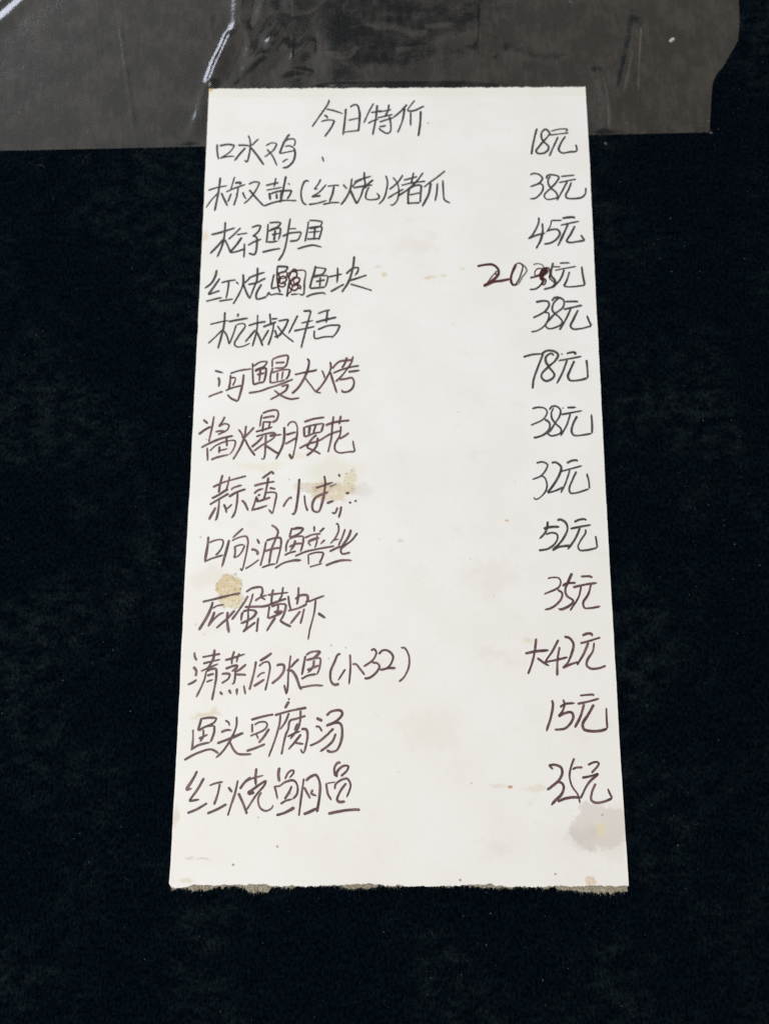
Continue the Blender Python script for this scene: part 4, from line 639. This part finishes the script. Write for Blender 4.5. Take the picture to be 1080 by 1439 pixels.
('price','15元',12,[('n',[4538,-7732,4566,-7847,4511,-8157,4345,-8630]),('n',[4870,-7711,4906,-7866,4835,-8053,4711,-8208]),('n',[4765,-7939,4929,-7846,5218,-7820]),('n',[4711,-8208,4918,-8104,5110,-8093,5147,-8217,5054,-8403,4878,-8547,4580,-8578]),('n',[5366,-7605,5559,-7584,5773,-7583,5781,-7625]),('n',[5280,-7845,5571,-7782,5938,-7687]),('n',[5483,-7844,5360,-8196,5176,-8525]),('n',[5770,-7854,5597,-8133,5413,-8422,5449,-8566,5658,-8616,5913,-8605,6128,-8543]),('n',[6128,-8543,6121,-8276,6127,-7946])]),
('price','35元',13,[('n',[4503,-9684,4370,-9584]),('n',[4370,-9584,4539,-9563,4725,-9633,4761,-9794,4648,-9995,4302,-10265]),('n',[4604,-10045,4729,-10064,4787,-10174,4716,-10373,4521,-10553,4401,-10682]),('n',[5126,-9370,5019,-9632,4968,-9853,5019,-10133,5194,-10411,5236,-10629]),('n',[5059,-9692,5166,-9642,5355,-9631]),('b',[4593,-10582,4815,-10492,5004,-10462,5255,-10461]),('n',[5505,-9570,5677,-9489,5825,-9478]),('n',[5825,-9478,5821,-9549,5600,-9791]),('n',[5321,-9922,5532,-9881,5809,-9800]),('n',[5809,-9800,5502,-10071,5253,-10490]),('n',[5712,-10071,5595,-10310,5564,-10529,5665,-10598,5915,-10577,6171,-10477]),('n',[6171,-10477,6104,-10348,6049,-10209])])]
WHOLE = {'title': 'title_text', 'dish': 'dish_text', 'price': 'price_text'}
KINDS = {'n': ('main', 0.435), 'b': ('main', 0.50), 'f': ('main', 0.22), 'r': ('red', 0.55), 's': ('red', 0.34), 'g': ('faint', 0.36)}


class Ink:
    def __init__(self):
        self.v, self.f, self.uv, self.mi = [], [], [], []
        self.z = T_TOP + 0.012

    def stroke(self, P, half, mi, dark):
        P = catmull(P, 0.16)
        seg = np.hypot(*np.diff(P, axis=0).T)
        keep = np.concatenate([[True], seg > 1e-4])
        P = P[keep]
        s = np.concatenate([[0], np.cumsum(np.hypot(*np.diff(P, axis=0).T))])
        if len(P) < 2 or s[-1] < 0.05:
            return
        ph = RNG.uniform(0, 100)
        wob = np.array([mnoise.noise((q / 1.3, ph, 0)) for q in s])
        wob2 = np.array([mnoise.noise((q / 3.5, ph + 9, 0)) for q in s])
        tan = np.gradient(P, axis=0)
        tan /= np.linalg.norm(tan, axis=1)[:, None] + 1e-9
        nrm = np.stack([-tan[:, 1], tan[:, 0]], 1)
        P = P + nrm * (wob * 0.035)[:, None]
        hw = half * RNG.uniform(0.82, 1.12) * (1 + 0.30 * wob2)
        # round start, quicker and thinner finish
        r0, r1 = half, half * RNG.choice([1.0, 1.3, 2.2, 3.0])
        q0 = np.clip(s / r0, 0, 1)
        q1 = np.clip((s[-1] - s) / r1, 0, 1)
        hw = hw * np.sqrt(np.clip(1 - (1 - q0) ** 2, 0.03, 1)) * np.clip(1 - (1 - q1) ** 2, 0.05, 1) ** 0.6
        b = len(self.v)
        for i in range(len(P)):
            z = self.z + 0.0012 * i / len(P)
            for k in (-1, 0, 1):
                q = P[i] + nrm[i] * hw[i] * k
                self.v.append((q[0] * MM, q[1] * MM, z * MM))
                self.uv.append((s[i], k))
        for i in range(len(P) - 1):
            for k in (0, 1):
                a = b + i * 3 + k
                self.f.append((a, a + 3, a + 4, a + 1))
                self.mi.append(mi)
        self.z += 0.0016


for kind, words, row, strokes in TEXT:
    ink = Ink()
    for code, pts in strokes:
        P = np.array(pts, float).reshape(-1, 2) / 100
        mm_, half = KINDS[code]
        ink.stroke(P, half, {'main': 0, 'red': 1, 'faint': 2}[mm_], 0)
    main = INK_GREY if (row < 6 or kind == 'price' and row < 10) else INK_BROWN
    o = link_mesh(WHOLE[kind], ink.v, ink.f, main, card, uvs=ink.uv)
    o.data.materials.append(INK_RED)
    o.data.materials.append(INK_FAINT)
    o.data.polygons.foreach_set('material_index', ink.mi)
    if words == '20 35元':
        o['label'] = 'price 35元 scribbled out in dark red ink with 20 written before it'
    elif words == '红烧鲳鱼块':
        o['label'] = 'dish name 红烧鲳鱼块 with dark red scribble over one character'
    else:
        o['label'] = 'handwritten ' + {'title': 'heading ', 'dish': 'dish name ', 'price': 'price '}[kind] + words

# ------------------------------------------------------------------ crumb, lint
def flake(c, r, h, ang, sx=1.0):
    """little irregular pebble, returns verts, faces"""
    k = 7
    vs, fs = [], []
    a0 = RNG.uniform(0, 6.28)
    for ring, (rr, zz) in enumerate(((1.0, 0.0), (0.85, 0.6), (0.4, 1.0))):
        for i in range(k):
            a = a0 + 6.283 * i / k
            q = rr * r * RNG.uniform(0.7, 1.2)
            x, y = q * math.cos(a) * sx, q * math.sin(a)
            vs.append((c[0] + x * math.cos(ang) - y * math.sin(ang), c[1] + x * math.sin(ang) + y * math.cos(ang), c[2] + zz * h))
    for rg in (0, 1):
        for i in range(k):
            j = (i + 1) % k
            fs.append((rg * k + i, rg * k + j, rg * k + k + j, rg * k + k + i))
    fs.append(tuple(range(2 * k, 3 * k)))
    return vs, fs


v, f = flake((0, 0, 0), 0.72, 0.45, 0.6, 1.9)
v = np.array(v)
f2 = f
cr = link_mesh('crumb', v * MM, f2, M_CRUMB)
cr.location = (109.13 * MM, 206.37 * MM, 0.0002)
cr['label'] = 'white crumb lying on the plastic sheet near its ragged right end'
cr['category'] = 'crumb'

LV, LF = [], []


def put(vs, fs):
    b = len(LV)
    LV.extend(vs)
    LF.extend(tuple(i + b for i in q) for q in fs)


def on_film(x, y):
    yb = interp([x], EDGE_B)[0]
    return y > yb and x < interp([y], EDGE_R)[0]


def on_card(x, y):
    a = (x - O[0]) * AX[0] + (y - O[1]) * AX[1]
    b = (x - O[0]) * AY[0] + (y - O[1]) * AY[1]
    return abs(a) < CW / 2 + 0.6 and abs(b) < CH / 2 + 1.2


cnt = 0
while cnt < 3000:
    x, y = RNG.uniform(-140, 150), RNG.uniform(-110, 215)
    if on_card(x, y) or on_film(x, y):
        continue
    dens = 0.45 + 0.9 * mnoise.noise((x / 30, y / 30, 1.0))
    if RNG.uniform() > dens:
        continue
    r = 0.030 + 0.10 * RNG.uniform() ** 9
    put(*flake((x, y, 0.02), r, r * 0.8, RNG.uniform(0, 6), RNG.choice([1, 1, 1.6, 2.5])))
    cnt += 1
for x, y, r in [(-120.0, 190.68, 0.35), (-95.72, 181.51, 0.22), (-78.63, 217.79, 0.2), (108.4, 187.84, 0.22), (117.95, 173.62, 0.4), (118.11, 169.2, 0.35), (81.74, 167.13, 0.4), (81.05, 184.34, 0.12), (-113.06, 211.93, 0.15), (101.37, 210.88, 0.2), (74.95, 224.16, 0.4), (89.88, 174.65, 0.2), (97.71, 174.48, 0.25)]:
    put(*flake((x, y, 0.10), r, r * 0.7, RNG.uniform(0, 6), RNG.uniform(1, 1.8)))


def hair(x, y, L, wd):
    a = RNG.uniform(0, 6.28)
    cur = RNG.normal(0, 1.2)
    p = np.array([x, y])
    k = 9
    vs = []
    for i in range(k):
        a += cur * L / k / 2.5 + RNG.normal(0, 0.12)
        nn = np.array([-math.sin(a), math.cos(a)])
        z = 0.06 + 0.25 * math.sin(math.pi * i / (k - 1))
        vs.append((*(p - nn * wd), z))
        vs.append((*(p + nn * wd), z + 0.02))
        p = p + np.array([math.cos(a), math.sin(a)]) * L / k
    put(vs, [(2 * i, 2 * i + 1, 2 * i + 3, 2 * i + 2) for i in range(k - 1)])


cnt = 0
while cnt < 70:
    x, y = RNG.uniform(-140, 150), RNG.uniform(-110, 200)
    if on_card(x, y) or on_film(x, y):
        continue
    hair(x, y, RNG.uniform(0.5, 1.8), RNG.uniform(0.006, 0.014))
    cnt += 1
for x, y in [(-76.89, 173.01), (-73.22, 172.53), (-96.46, 171.64), (-111.1, 170.28)]:
    for _ in range(5):
        hair(x + RNG.normal(0, 1.6), y + RNG.normal(0, 0.7), RNG.uniform(1.2, 3.2), 0.014)
lint = link_mesh('lint', np.array(LV) * MM, LF, M_LINT)
lint['kind'] = 'stuff'
lint['label'] = 'pale specks of lint and dust scattered over the black cloth'
lint['category'] = 'lint'
